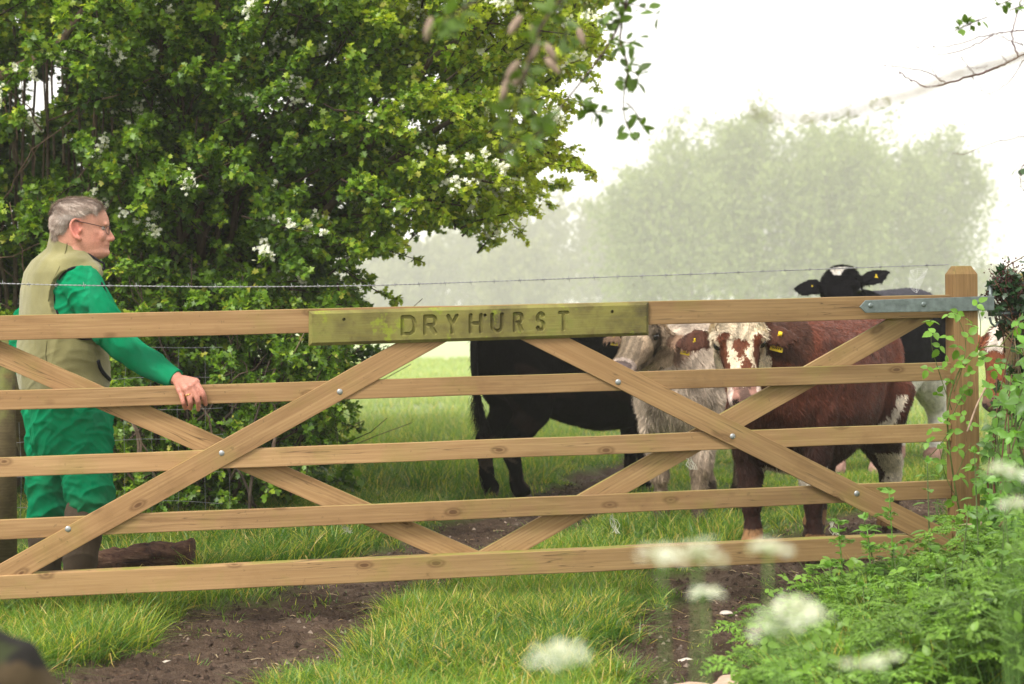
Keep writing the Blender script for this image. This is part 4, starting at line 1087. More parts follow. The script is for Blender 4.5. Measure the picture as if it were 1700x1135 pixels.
        hairs('tail_hair', base + rs.normal(0, .008, (2600, 3)), dr, rdir(2600), np.where(u > .75, .16, .05) * rs.uniform(.5, 1.1, 2600), .004, tc_, M_fur, t, .2)
    return t

def nz(P, f, o=0.0): return vnoise3(P * f + o)
def pat_red(P, q, ih, H, hl):
    n = len(P); c = np.tile([.125, .034, .017], (n, 1)) * (.75 + .6 * nz(P, 5))[:, None]
    dark = np.array([.035, .012, .008])
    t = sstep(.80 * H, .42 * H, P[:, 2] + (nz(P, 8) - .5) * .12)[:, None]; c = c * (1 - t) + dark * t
    W_ = np.array([.72, .63, .50]); jit = (nz(P, 30) - .5) * .04 + (nz(P, 110) - .5) * .035
    white = (np.abs(P[:, 0] + .285 * H + (P[:, 2] - .45 * H) * .45 + jit * .6) < .022) & (P[:, 1] > .05) & (P[:, 2] < .62 * H) & (P[:, 2] > .34 * H)
    white |= (P[:, 2] < .40 * H) & (P[:, 0] > .05 * H) & (P[:, 0] < .36 * H) & (np.abs(P[:, 1]) < .10) & (P[:, 2] > .33 * H)
    white |= (P[:, 2] < .37 * H) & (P[:, 2] > .20 * H) & (P[:, 0] < -.2 * H) & (P[:, 1] + jit > .13 * H)
    white |= (P[:, 2] < .37 * H) & (P[:, 2] > .26 * H) & (P[:, 0] > .2 * H) & (P[:, 1] + jit > .02 * H)
    tan = (P[:, 2] < .13) & (P[:, 2] > .055); 
    c[white & ~ih] = W_ * .8; c[tan & ~ih] = (.30, .16, .07)
    a, s2 = q[:, 0] + jit * .9, np.abs(q[:, 2]) + jit * .5
    hw = ih.copy(); c[hw] = W_ * np.array([1.05, 1.0, .92])
    br = hw & (((s2 > .054) & (s2 < .088) & (a > .158) & (a < .345) & (q[:, 1] > -.03) & (s2 > .048 + (a - .16) * .0)) | ((s2 < .040 - np.abs(a - .215) * .5) & (a > .178) & (a < .262)) | ((np.abs(q[:, 2] - .014 + jit) < .024) & (a >= .268) & (a < .39)))
    c[br] = (.15, .045, .020)
    mz = hw & (a > .375) & (q[:, 1] > -.05); c[mz] = (.33, .17, .13)
    c[mz & (s2 > .050)] = (.70, .55, .48); c[mz & (s2 < .02) & (a < .45)] = (.12, .07, .055)
    ear = (np.abs(q[:, 2]) > .115) & (q[:, 0] > -.12) & (q[:, 0] < .16) & (np.abs(q[:, 1]) < .2) & (np.abs(q[:, 2]) < .33); c[ear] = (.060, .020, .010)
    return c
def pat_grey(P, q, ih, H, hl):
    n = len(P); A = np.array([.56, .45, .35]); B = np.array([.30, .235, .185])
    t = np.clip((nz(P * np.array([1, 1, .35]), 14) - .42) * 2.4, 0, 1)[:, None]; c = A * (1 - t) + B * t
    lg = sstep(.40 * H, .25 * H, P[:, 2])[:, None]; c = c * (1 - lg) + np.array([.34, .25, .18]) * lg; muck = P[:, 2] < .13 * H; c[muck] = (.085, .055, .04)
    a = q[:, 0]; c[ih] = (.50, .38, .26)
    t = np.clip((nz(P, 22) - .45) * 3, 0, 1)[:, None]; c[ih] = (c * (1 - .5 * t) + np.array([.22, .14, .09]) * .5 * t)[ih]
    mid = ih & (a > .22) & (a < .37) & (np.abs(q[:, 2]) < .06); c[mid] = c[mid] * .55
    c[ih & (a > .37)] = (.48, .38, .32); c[ih & (a > .395) & (np.abs(q[:, 2]) < .062) & (q[:, 1] > -.045)] = (.10, .07, .065)
    e = ih & (np.hypot(a - .152, (np.abs(q[:, 2]) - .09)) < .035); c[e] = c[e] * .35
    ear = (np.abs(q[:, 2]) > .115) & (q[:, 0] > -.12) & (q[:, 0] < .16) & (np.abs(q[:, 1]) < .2) & (np.abs(q[:, 2]) < .33); c[ear] = (.20, .12, .075)
    return c
def pat_black(P, q, ih, H, hl):
    n = len(P); c = np.tile([.0045, .004, .004], (n, 1)); t = (nz(P, 6) > .62)[:, None]; c = np.where(t, np.array([.013, .008, .007]), c)
    d = (P[:, 2] < .33 * H) & (nz(P, 18) > .66); c[d] = (.055, .04, .03)
    return c
def pat_bw(P, q, ih, H, hl):
    n = len(P); c = np.tile([.006, .0055, .007], (n, 1)); W_ = np.array([.68, .64, .58]); j = (nz(P, 20) - .5) * .08
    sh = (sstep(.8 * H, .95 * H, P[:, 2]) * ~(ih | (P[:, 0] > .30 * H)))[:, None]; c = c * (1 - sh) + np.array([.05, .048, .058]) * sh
    w = (P[:, 2] + j < .52 * H) & ~ih; c[w] = W_; c[(P[:, 0] < -.60 * H) & (P[:, 2] > .84 * H)] = W_
    c[(P[:, 2] < .10 * H)] = (.45, .27, .22)
    st = ih & (np.abs(q[:, 2] + j * .3) < .045 - (q[:, 0] - .02) * .45) & (q[:, 0] > .012) & (q[:, 0] < .085) & (q[:, 1] > 0); c[st] = W_
    return c
def pat_hereford(P, q, ih, H, hl):
    n = len(P); c = np.tile([.20, .060, .024], (n, 1)) * (.75 + .6 * nz(P, 9))[:, None]
    W_ = np.array([.72, .64, .55]); j = (nz(P, 24) - .5) * .04
    c[ih & (np.abs(q[:, 2] + j) < .045) & (q[:, 0] < .15) & (q[:, 0] > .0)] = W_
    c[ih & (q[:, 0] > .40)] = (.16, .09, .06)
    return c
def feet(px, py): p = ground_at(px, py); return np.array([p.x, p.y, 0])
PX = lambda a, b_, Y: np.array(at(a, b_, Y))

cow('cow', 'black calf standing sideways, rump to the left, under the name board', feet(1062, 812), math.atan2(.42, .80), 1.12, PX(1118, 585, 12.0), (.85, .1, -.5), (.3, -.75, .55),
    pat_black, .020, 60000, .95, hide=M_hide_b, fur=M_fur_b, steps=((.02, 0), (-.05, 0), (-.03, .02), (.03, -.02)), seed=3, tail=.0)
cow('cow', 'silver-beige shaggy calf looking left beside the white-faced red one', feet(1127, 872), math.atan2(-.93, -.34), 1.10, PX(1081, 537, 10.35), (-.42, -.74, -.52), (-.26, -.52, .80),
    pat_grey, .036, 120000, 1.02, pollf=2.0, steps=((.03, 0), (-.10, 0), (.05, 0), (-.10, 0)), seed=4, tags=((1, .75, 1.0, -.2), (-1, .6, .9, .1)), ears=(-.1, .25))
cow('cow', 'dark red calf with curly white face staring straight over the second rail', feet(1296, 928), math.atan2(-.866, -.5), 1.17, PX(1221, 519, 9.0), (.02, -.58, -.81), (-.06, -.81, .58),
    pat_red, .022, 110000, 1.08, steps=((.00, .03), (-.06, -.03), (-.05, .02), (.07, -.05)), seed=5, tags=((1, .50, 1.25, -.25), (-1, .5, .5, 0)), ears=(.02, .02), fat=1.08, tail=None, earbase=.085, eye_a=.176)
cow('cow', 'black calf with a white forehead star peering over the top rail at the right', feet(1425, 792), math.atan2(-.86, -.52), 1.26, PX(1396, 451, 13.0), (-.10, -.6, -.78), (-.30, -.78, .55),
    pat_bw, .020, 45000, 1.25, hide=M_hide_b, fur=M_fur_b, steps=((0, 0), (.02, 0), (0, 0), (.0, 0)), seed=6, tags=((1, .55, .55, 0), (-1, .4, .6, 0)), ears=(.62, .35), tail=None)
cow('cow', 'chestnut calf with a white blaze half hidden behind the ivy-clad post', feet(1790, 905), math.atan2(-.45, -.89), 1.12, PX(1668, 548, 9.9), (-.22, -.30, -.92), (-.45, -.8, .36),
    pat_hereford, .026, 30000, .90, seed=7, ears=(.1, .1))

# ------------------------------------------------------------------ the man at the gate
person = empty('person', (at(105, 985, 8.18).x, 8.18, 0),
               'grey-haired man in glasses, olive fleece vest and green overalls, right hand resting on the gate', 'person')
WP = lambda a, b_, Y: np.array(at(a, b_, Y))
PS = FPX / 8.18          # px per metre at the man's depth
def ml(V): return V
fw = np.array([math.cos(R(30)), math.sin(R(30)), 0]); lt = np.array([-fw[1], fw[0], 0])   # chest direction, his left
UPV = np.array([0, 0, 1.0])
YB = 8.18
def torso_loft(mb, rows, grow=0.0, n=32, power=.93, y=YB):
    """rows: (px centre, py, half width across m, half depth m)"""
    C = [WP(a, b_, y) for a, b_, w_, d_ in rows]
    loft(mb, C, [lt * (w_ + grow) for a, b_, w_, d_ in rows], [fw * (d_ + grow) for a, b_, w_, d_ in rows], n, power)
TORSO = [(121, 400, .060, .055), (119, 412, .095, .078), (113, 425, .150, .100), (106, 440, .190, .118), (102, 460, .205, .130), (101, 490, .208, .140), (102, 530, .208, .150), (104, 570, .208, .160), (105, 605, .205, .165), (106, 645, .200, .160)]
# head slices: (z above chin, back x, front x, half width) in metres, x from the ear centre
HDs = [(-.010, -.060, .075, .040), (.005, -.072, .108, .052), (.020, -.082, .118, .058), (.040, -.092, .112, .064), (.060, -.102, .116, .068), (.085, -.106, .116, .070), (.105, -.108, .114, .071),
       (.125, -.110, .116, .072), (.145, -.111, .118, .074), (.165, -.110, .113, .076), (.185, -.106, .104, .075), (.205, -.095, .088, .068), (.220, -.075, .066, .054), (.230, -.045, .040, .032), (.233, -.01, .01, .008)]
hyaw = R(7); hf = np.array([math.cos(hyaw), math.sin(hyaw), -.03]); hf /= np.linalg.norm(hf); hl_ = np.array([-math.sin(hyaw), math.cos(hyaw), 0]); hu = np.cross(hf, hl_)
HO_ = WP(70 + 470 / 7.567, 310 + 885 / 7.567, 8.12)    # chin-level point below the ear
hp_ = lambda x, z, y=0.0: HO_ + hf * x + hu * z + hl_ * y
def build_head(mb):
    C, A, B = [], [], []
    for z, b0, f0, w_ in HDs:
        C.append(hp_((b0 + f0) / 2, z)); A.append(hf * (f0 - b0) / 2); B.append(hl_ * w_)
    n = 28; th = np.arange(n) / n * 2 * np.pi
    # egg section: narrower towards the face
    V = []
    for (z, b0, f0, w_) in HDs:
        for t in th:
            cx_, sy_ = math.cos(t), math.sin(t); wf = w_ * (1 - .22 * max(0, cx_) ** 1.5 - .02)
            V.append(hp_((b0 + f0) / 2 + (f0 - b0) / 2 * (np.sign(cx_) * abs(cx_) ** .85), z, wf * np.sign(sy_) * abs(sy_) ** .88))
    k = len(HDs); V = V + [hp_(.01, HDs[0][0]), hp_(0, HDs[-1][0])]
    Q = [[i * n + j, (i) * n + (j + 1) % n, (i + 1) * n + (j + 1) % n, (i + 1) * n + j] for i in range(k - 1) for j in range(n)]
    T = [[k * n, (j + 1) % n, j] for j in range(n)] + [[k * n + 1, (k - 1) * n + j, (k - 1) * n + (j + 1) % n] for j in range(n)]
    mb.add(V, T, Q)
    # nose: bridge to tip, wings
    loft(mb, [hp_(.104, .128), hp_(.112, .108), hp_(.121, .092), hp_(.128, .080), hp_(.124, .071), hp_(.112, .066)],
         [hf * a for a in (.010, .013, .015, .014, .012, .006)], [hl_ * a for a in (.008, .009, .011, .013, .014, .010)], 12)
    for sg in (1, -1):
        mb.sphere(hp_(.114, .075, sg * .013), (.010, .008, .009))
        mb.sphere(hp_(.103, .134, sg * .030), .013)      # brow
        mb.sphere(hp_(.084, .088, sg * .036), (.022, .016, .024))
    mb.sphere(hp_(.108, .057), (.012, .026, .008)); mb.sphere(hp_(.107, .045), (.012, .022, .007)); mb.sphere(hp_(.106, .022), (.016, .024, .017))
    # neck
    chain(mb, [WP(112, 470, 8.18), WP(118, 425, 8.17), hp_(-.010, .030)], [.085, .072, .066], 18)
B_ = MB(); build_head(B_)
# ear (right side faces the camera)
for sg in (-1, 1):
    m_ = B_; ey = sg * .076; rm = []
    cpt = [(.012, .140), (.002, .152), (-.012, .154), (-.024, .146), (-.030, .130), (-.028, .110), (-.020, .092), (-.008, .078), (.002, .072), (.010, .076)]
    m_.tube(bez([hp_(x, z, ey + sg * (.010 if 1 < i < 8 else .003)) for i, (x, z) in enumerate(cpt)], 24), np.concatenate([np.linspace(.0045, .0065, 12), np.linspace(.0065, .0075, 12)]), 8)
    loft(m_, [hp_(-.010, .112, sg * .068), hp_(-.010, .112, sg * .078)], [hf * .018, hf * .015], [hu * .034, hu * .030], 14)
    m_.sphere(hp_(.000, .078, ey + sg * .004), (.008, .006, .010))
    m_.sphere(hp_(.010, .108, ey), (.005, .006, .009))
torso_loft(B_, [(a, b_, w_ - .03, d_ - .03) for a, b_, w_, d_ in TORSO]); torso_loft(B_, [(106, 640, .17, .13), (108, 700, .16, .13), (110, 745, .12, .11)])
SH = WP(134, 474, 8.03); EL = WP(190, 562, 8.00); WR = WP(291, 627, 7.875)
chain(B_, [SH, EL, WR], [.055, .042, .029], 14)
HIPS = {1: WP(86, 700, 8.32), -1: WP(134, 700, 8.12)}
KN = {1: WP(82, 815, 8.32), -1: WP(148, 812, 8.08)}; AN = {1: WP(76, 945, 8.34), -1: WP(131, 955, 8.06)}
for sg in (1, -1): chain(B_, [HIPS[sg], KN[sg], AN[sg]], [.09, .06, .045], 14)
SHL = WP(86, 478, 8.38); ELL = WP(36, 588, 8.36); WRL = WP(66, 668, 8.44)
chain(B_, [SHL, ELL, WRL], [.05, .04, .03], 12); B_.sphere(WRL, .04)
# right hand
Yh = 7.80
def fpt(cx_, cy_, Y): return WP(260 + cx_ / 10.317, 590 + cy_ / 10.317, Y)
palm_w = fpt(370, 425, 7.855)
knk = [fpt(672, 452, 7.800), fpt(590, 520, 7.785), fpt(500, 575, 7.785), fpt(405, 610, 7.80)]
for kp, r0 in zip(knk, (.0165, .0160, .0155, .0150)):
    chain(B_, [palm_w + (kp - palm_w) * .05, palm_w * .5 + kp * .5 + np.array([0, -.004, .003]), kp], [.024, .019, r0], 10)
fing = [[fpt(672, 452, 7.800), fpt(785, 635, 7.782), fpt(822, 740, 7.792), fpt(838, 838, 7.812)],
        [fpt(590, 520, 7.785), fpt(695, 735, 7.776), fpt(712, 830, 7.786), fpt(714, 925, 7.808)],
        [fpt(500, 575, 7.785), fpt(572, 765, 7.776), fpt(580, 840, 7.786), fpt(582, 910, 7.808)],
        [fpt(405, 610, 7.800), fpt(450, 780, 7.780), fpt(468, 840, 7.788), fpt(486, 905, 7.808)]]
for f_, r0 in zip(fing, (.0108, .0112, .0108, .0100)):
    chain(B_, f_, [r0 * 1.12, r0 * 1.02, r0 * .92, r0 * .82], 10, 5)
chain(B_, [palm_w + np.array([.01, .01, -.01]), fpt(520, 520, 7.852), fpt(640, 560, 7.885), fpt(700, 640, 7.895)], [.021, .016, .013, .011], 10)   # thumb behind the rail
me, V, N = sculpt(B_, .0042, 3)
q_ = np.stack([(V - HO_) @ hf, (V - HO_) @ hu, (V - HO_) @ hl_], 1)
for sg in (1, -1):
    for c0_, r0_, amp in (((.104, .122, sg * .038), (.016, .011, .018), -.007), ((.098, .066, sg * .030), (.006, .022, .008), -.0028), ((.075, .102, sg * .055), (.02, .010, .02), .003), ((.060, .030, sg * .055), (.02, .018, .02), -.002), ((.096, .098, sg * .040), (.012, .004, .02), -.0015)):
        V = V + N * (amp * np.exp(-(np.linalg.norm((q_ - np.array(c0_)) / np.array(r0_), axis=1)) ** 2))[:, None]
V = V + N * ((vnoise3(V * 170) - .5) * .0009)[:, None]
# colours: ruddy skin
n = len(V); hc = np.stack([(V - HO_) @ hf, (V - HO_) @ hu, (V - HO_) @ hl_], 1)
skin = np.array([.50, .255, .18]); C_ = np.tile(skin, (n, 1)) * (.92 + .16 * vnoise3(V * 60))[:, None]
def blob(c, r, colr, amt):
    global C_
    w_ = (amt * np.exp(-(np.linalg.norm((hc - np.array(c)) / np.array(r), axis=1)) ** 2))[:, None]; C_ = C_ * (1 - w_) + np.array(colr) * w_
for sg in (1, -1):
    blob((.072, .080, sg * .058), (.04, .04, .04), (.56, .22, .165), .55); blob((-.010, .112, sg * .085), (.03, .05, .02), (.66, .19, .15), .8)
    blob((-.008, .115, sg * .082), (.010, .018, .012), (.30, .09, .07), .6)
    blob((.098, .120, sg * .030), (.010, .007, .014), (.30, .15, .12), .55)
blob((.125, .080, 0), (.02, .02, .02), (.66, .25, .20), .6); blob((.112, .051, 0), (.02, .0035, .03), (.25, .08, .07), .85); blob((.03, .02, 0), (.05, .03, .1), (.5, .24, .18), .4)
hd = np.linalg.norm(V - knk[1], axis=1) < .16
wk = vnoise3(V * 90)[:, None]; C_ = np.where(hd[:, None], C_ * (1 - .25 * wk) * np.array([1.02, .88, .90]), C_)
for kp, f_ in zip(knk, fing):
    for p_ in (kp, f_[1]):
        w_ = (.45 * np.exp(-(np.linalg.norm(V - p_, axis=1) / .012) ** 2))[:, None]; C_ = C_ * (1 - w_) + np.array([.60, .24, .19]) * w_
s = NT('skin'); b = s.bsdf(.5, .35); nz2 = s.noise(s.coords(), 220, 4, .6)
c = s.mix(.5, s.attr(), s.mix(1.0, s.attr(), s.ramp(nz2, [(.3, (.7, .55, .5)), (.7, (1.25, 1.2, 1.2))]), 'MULTIPLY')); s.l(c, b.inputs['Base Color'])
b.inputs['Subsurface Weight'].default_value = .08; b.inputs['Subsurface Radius'].default_value = (.01, .004, .002); b.inputs['Subsurface Scale'].default_value = .5
s.bump(nz2, b, .15, .002); M_skin = s.m
ploc = np.array(person.location)
finish(me, V - ploc, C_, 'body', M_skin, person)
def fin(me, V, C, name, mat, par=None): return finish(me, V - ploc, C, name, mat, par or person)
def cloth_mat(name, rough, sheen, weave, bump=.2):
    s = NT(name); b = s.bsdf(rough, .06); b.inputs['Sheen Weight'].default_value = sheen; b.inputs['Sheen Roughness'].default_value = .5
    v = s.coords(); n1 = s.noise(v, 9, 5, .6); n2 = s.noise(v, weave, 3, .7)
    c = s.mix(.45, s.attr(), s.mix(1.0, s.attr(), s.ramp(n1, [(.3, (.62, .62, .62)), (.5, (.95, .95, .95)), (.72, (1.35, 1.35, 1.35))]), 'MULTIPLY'))
    c = s.mix(s.math('MULTIPLY', n2, .25), c, s.mix(1.0, c, (.55, .55, .55), 'MULTIPLY'))
    s.l(c, b.inputs['Base Color']); s.bump(s.math('ADD', n2, s.math('MULTIPLY', n1, .6)), b, bump, .006); return s.m
M_fleece = cloth_mat('olive_fleece', .95, .3, 260, .35); M_drill = cloth_mat('green_cotton_drill', .9, 0, 400, .15); M_boot = cloth_mat('muddy_rubber', .8, 0, 60, .3)
M_trim = flat_mat('black_trim', (.008, .008, .012), .8, .2)
def folds(V, f, ang, seed=0, sharp=2.2):
    """crossing creases: ridged noise stretched along a direction in the picture plane"""
    x, z = V[:, 0], V[:, 2]; c_, s_ = math.cos(ang), math.sin(ang)
    u = x * c_ + z * s_; w_ = -x * s_ + z * c_
    q = fbm(u * f * .35 + seed, w_ * f + seed * 2.3 + V[:, 1] * f * .6, 3)
    return 1 - np.abs(q * 2 - 1) ** (1 / sharp) * 1.0
# coveralls: sleeve and trousers
K = MB()
torso_loft(K, [(a, b_, w_ - .012, d_ - .012) for a, b_, w_, d_ in TORSO[3:]])
TR_ = [(107, 630, .195, .155), (110, 665, .195, .158), (112, 700, .190, .156), (113, 735, .178, .150), (112, 760, .150, .125)]
torso_loft(K, TR_)
chain(K, [WP(136, 474, 8.035), WP(158, 512, 8.02), WP(196, 566, 8.00), WP(245, 602, 7.945), WP(291, 627, 7.885)], [.094, .084, .068, .060, .045], 18, 5)
chain(K, [SHL, WP(50, 530, 8.38), ELL, WRL], [.085, .068, .058, .05], 16, 4)
# the trouser legs blouse out over the boot tops
for sg in (1, -1):
    a = WP(*( (84, 690) if sg > 0 else (137, 690)), 8.30 if sg > 0 else 8.12)
    P = [a, WP(84 if sg > 0 else 145, 760, 8.31 if sg > 0 else 8.10), WP(82 if sg > 0 else 149, 820, 8.31 if sg > 0 else 8.08), WP(78 if sg > 0 else 150, 852, 8.32 if sg > 0 else 8.07)]
    chain(K, P, [.125, .110, .104, .088], 20, 5)
me, V, N = sculpt(K, .0062, 4)
zz = V[:, 2]; kn = sstep(.52, .30, zz); arm = (V[:, 0] > WP(150, 500, 8).item(0) if False else V[:, 0] > float(WP(152, 500, 8.0)[0])) & (zz > .75)
d = folds(V, 12, .5, 3) * .026 + folds(V, 22, -.6, 8) * .014
big = folds(V, 10, .16, 5, 1.4) * .050
d = d - .028 + (big - .028) * kn
u_ = (V - EL) @ unit(WR - SH); near_el = np.exp(-(np.linalg.norm(V - EL, axis=1) / .10) ** 2)
d = np.where(arm, (folds(V, 15, -1.0, 2) - .6) * .014 + near_el * (folds(V, 24, -1.15, 9) - .5) * .022, d)
V2 = V + N * d[:, None]
Cg = np.tile([.001, .205, .085], (len(V), 1)); wear = sstep(.55, .75, fbm(V[:, 0] * 7, V[:, 2] * 3, 4))[:, None] * .35
Cg = Cg * (1 - wear) + np.array([.03, .26, .14]) * wear
dirt = (sstep(.62, .30, zz) * sstep(.45, .7, fbm(V[:, 0] * 10, V[:, 2] * 10, 4)))[:, None] * .35; Cg = Cg * (1 - dirt) + np.array([.06, .075, .035]) * dirt
# open the sleeve end: nothing beyond the cuff plane
ax_ = unit(WR - EL); far_ = (V2 - WP(292, 628, 7.88)) @ ax_; k_ = (far_ > 0) & arm; V2[k_] -= ax_ * (far_[k_])[:, None] * .97
cov = fin(me, V2, Cg, 'overalls', M_drill)
# cuff trim, pocket seam, side seam
m = MB()
cc = WP(293.5, 629, 7.878); U = unit(np.cross(ax_, [0, 1, 0.2])); W2 = np.cross(ax_, U)
m.tube([cc + (U * math.cos(t) * .043 + W2 * math.sin(t) * .040) for t in np.linspace(0, 2 * np.pi, 25)], .0058, 6); m.build('cuff', M_trim, cov).parent = cov
# vest
K = MB()
VR = [(119, 404, .085, .078), (115, 418, .135, .105), (108, 432, .182, .125), (103, 452, .205, .142), (101, 480, .215, .152), (101, 520, .218, .162), (103, 560, .222, .172), (104, 600, .222, .178), (105, 630, .218, .176), (105, 646, .210, .170)]
torso_loft(K, VR, 0, 36, .95)
# standing collar, tilted forward
cA = [(120, 422, .090, .080), (124, 410, .083, .076), (128, 400, .080, .076)]
C = []; 
for (px_c, py_c, w_, d_), tilt in zip([(116, 425, .108, .092), (119, 410, .092, .088), (123, 400, .086, .090), (127, 391, .083, .094)], (.2, .45, .75, .95)):
    C.append((WP(px_c, py_c, 8.15), lt * w_, (fw + np.array([0, 0, -tilt])) * d_))
loft(K, [c[0] for c in C], [c[1] for c in C], [c[2] for c in C], 32)
# shoulder straps reach over the arm holes
K.sphere(WP(140, 452, 8.08), (.075, .075, .05)); K.sphere(WP(78, 452, 8.30), (.07, .07, .05))
me, V, N = sculpt(K, .0062, 5)
# arm hole: push the vest surface inwards where the sleeve comes out, so the green shows
ahc = WP(136, 503, 7.95); q = V - ahc; e1 = unit(fw + np.array([0, 0, .25])); e2 = np.array([-.25 * e1[0], -.25 * e1[1], 1.0]); e2 = unit(e2 - e1 * (e2 @ e1)); e3 = np.cross(e1, e2)
ru = np.hypot((q @ e1) / .100, (q @ e2) / .138); hole = (ru < 1.0) & (V[:, 1] < 8.15)
d = (folds(V, 7, 1.2, 4, 1.4) - .6) * .014 + (folds(V, 14, .25, 6) - .6) * .010 * sstep(1.2, .95, V[:, 2]) + .002
V2 = V + N * d[:, None]
sink = np.where(hole, (1 - ru) ** .35 * .085, 0); V2[:, 1] += sink
Cv = np.tile([.235, .215, .095], (len(V), 1)) * (.9 + .2 * fbm(V[:, 0] * 12, V[:, 2] * 12, 3))[:, None]
vest = fin(me, V2, Cv, 'vest', M_fleece)
m = MB()   # arm hole binding, collar binding, hem binding, seams
from mathutils.bvhtree import BVHTree
bv_ = BVHTree.FromPolygons([Vector(v_) for v_ in V2 + 0], [tuple(p.vertices) for p in me.polygons])
def on_vest(px, py, off=.003):
    o_ = Vector((0, 0, CAMZ)); d_ = (at(px, py, 8.0) - o_).normalized(); h_ = bv_.ray_cast(o_, d_)[0]
    return np.array(h_ if h_ is not None else at(px, py, 8.1)) - np.array(d_) * off
hole_px = [(152, 455), (140, 447), (126, 447), (112, 458), (103, 475), (99, 495), (101, 512), (108, 522), (118, 530)]
ring_ = [ahc + e1 * .088 * math.cos(t) + e2 * .118 * math.sin(t) for t in np.linspace(0, 2 * np.pi, 40)]
def proj(p):
    o_ = Vector((0, 0, CAMZ)); d_ = (Vector(p) - o_).normalized(); h_ = bv_.ray_cast(o_, d_)[0]
    return np.array(h_) - np.array(d_) * .002 if h_ is not None else np.array(p)
rp = [proj(ahc + e1 * .107 * math.cos(t) + e2 * .146 * math.sin(t)) for t in np.linspace(0, 2 * np.pi, 48)]
rp = np.array([p if p[1] < 8.2 else None for p in rp if p[1] < 8.2]); 
if len(rp) > 4: m.tube(bez(rp, 70), .0050, 6)
col_r = [c for c in [(88, 389), (96, 388), (106, 391), (118, 398), (132, 409), (146, 421), (160, 430), (172, 437)]]
m.tube(bez([on_vest(a, b_) if False else WP(a, b_, 8.075 - .0 * a) for a, b_ in col_r], 30), .0052, 6)
m.tube(bez([WP(172, 437, 8.075), WP(173, 445, 8.08), WP(163, 452, 8.07)], 8), .006, 6)
m.tube(bez([on_vest(a, b_, .001) for a, b_ in ((162, 598), (167, 612), (174, 622), (182, 630))], 12), .009, 6)
m.build('binding', M_trim, person).parent = person
M_seam = flat_mat('vest_seam', (.12, .11, .05), .95, .1)  # seam lines in a darker olive than the fleece
for pts in ([(112, 400), (108, 420), (98, 445), (86, 470), (80, 500)], [(78, 566), (76, 590), (80, 612)]):
    m = MB(); m.tube(bez([on_vest(a, b_, .0005) for a, b_ in pts], 20), .0016, 5); m.build('seam', M_seam, person)
# boots: brown rubber
for sg in (1, -1):
    K = MB(); top = WP(80 if sg > 0 else 140, 850, 8.33 if sg > 0 else 8.07); an = WP(75 if sg > 0 else 131, 950, 8.33 if sg > 0 else 8.07)
    fy = an[1]; an[2] = .11
    chain(K, [top, (top + an) / 2, an], [.080, .076, .064], 20, 4)
    toe = an + fw * .16 * np.array([1, 1, 0]) + np.array([0, 0, -.065]); heel = an - fw * .045 + np.array([0, 0, -.06])
    chain(K, [heel, an + np.array([0, 0, -.045]) + fw * .05, toe], [.050, .054, .044], 16, 4)
    me, V, N = sculpt(K, .006, 4); V2 = V + N * ((folds(V, 12, .1, 7) - .6) * .010)[:, None]
    t_ = fbm(V[:, 0] * 9, V[:, 2] * 9, 4)[:, None]; V2[:, 2] = np.maximum(V2[:, 2], .004)
    fin(me, V2, np.array([.045, .030, .019]) * (1 - t_) + np.array([.105, .078, .055]) * t_, 'boot', M_boot)
# hair: cap plus strands
K = MB(); rowsH = [(.095, -.112, -.035, .062), (.120, -.118, -.020, .074), (.145, -.120, -.002, .081), (.165, -.119, .045, .083), (.185, -.116, .088, .082), (.205, -.106, .090, .075), (.222, -.088, .074, .062), (.234, -.060, .050, .042), (.240, -.02, .02, .012)]
loft(K, [hp_((a + b_) / 2, z) for z, a, b_, w_ in rowsH], [hf * (b_ - a) / 2 for z, a, b_, w_ in rowsH], [hl_ * w_ for z, a, b_, w_ in rowsH], 30, .95)
K.sphere(hp_(-.078, .085), (.036, .045, .04)); 
me, V, N = sculpt(K, .005, 4)
Hc = np.array([.34, .26, .215]); C_ = Hc * (.6 + .7 * fbm(V[:, 0] * 60, V[:, 2] * 20, 3))[:, None]
M_hairm = vcol_mat('hair', .55, .35, .3, 90)
hobj = fin(me, V + N * ((vnoise3(V * 45) - .5) * .008)[:, None], C_, 'hair', M_hairm)
P, Nf, _ = surf_samples(me, V - 0, 26000)
hq = np.stack([(P - HO_) @ hf, (P - HO_) @ hu], 1)
flow = np.outer(np.ones(len(P)), hf * -.35 + hu * -.8); topm = (hq[:, 1] > .175)[:, None]; flow = np.where(topm, hf * .5 + hl_ * -.6 + hu * -.1, flow)
flow = flow + (np.stack([vnoise3(P * 40), vnoise3(P * 40 + 7), vnoise3(P * 40 + 19)], 1) - .5) * 1.4
flow = unit(flow - Nf * (flow * Nf).sum(1)[:, None]); D = unit(flow + Nf * .30 + rng.normal(0, .10, P.shape))
sd_ = (np.abs((P - HO_) @ hl_) > .05) & (hq[:, 0] > -.07) & (hq[:, 1] < .18)
st_ = np.clip((vnoise3(P * np.array([70, 110, 150]) + 3) - .38) * 3.2, 0, 1)[:, None]; cc = (np.array([.28, .205, .165]) * (1 - st_) + np.array([.56, .46, .39]) * st_) * rng.uniform(.6, 1.35, (len(P), 1)); cc[sd_] = cc[sd_] * .5 + np.array([.5, .44, .40]) * .5
hairs('strands', P - ploc, D, Nf, np.where(hq[:, 1] > .17, .030, .020) * rng.uniform(.6, 1.2, len(P)), .0012, np.clip(cc, 0, .9), M_fur, hobj, .25, .2)
hobj.children[0].matrix_parent_inverse = hobj.matrix_basis.inverted()
# eyebrow, eye
e = MB(); e.sphere(hp_(.093, .121, -.030), .0105, 12, 8); e.build('eye', flat_mat('eye_white', (.30, .24, .21), .3, .4), person)
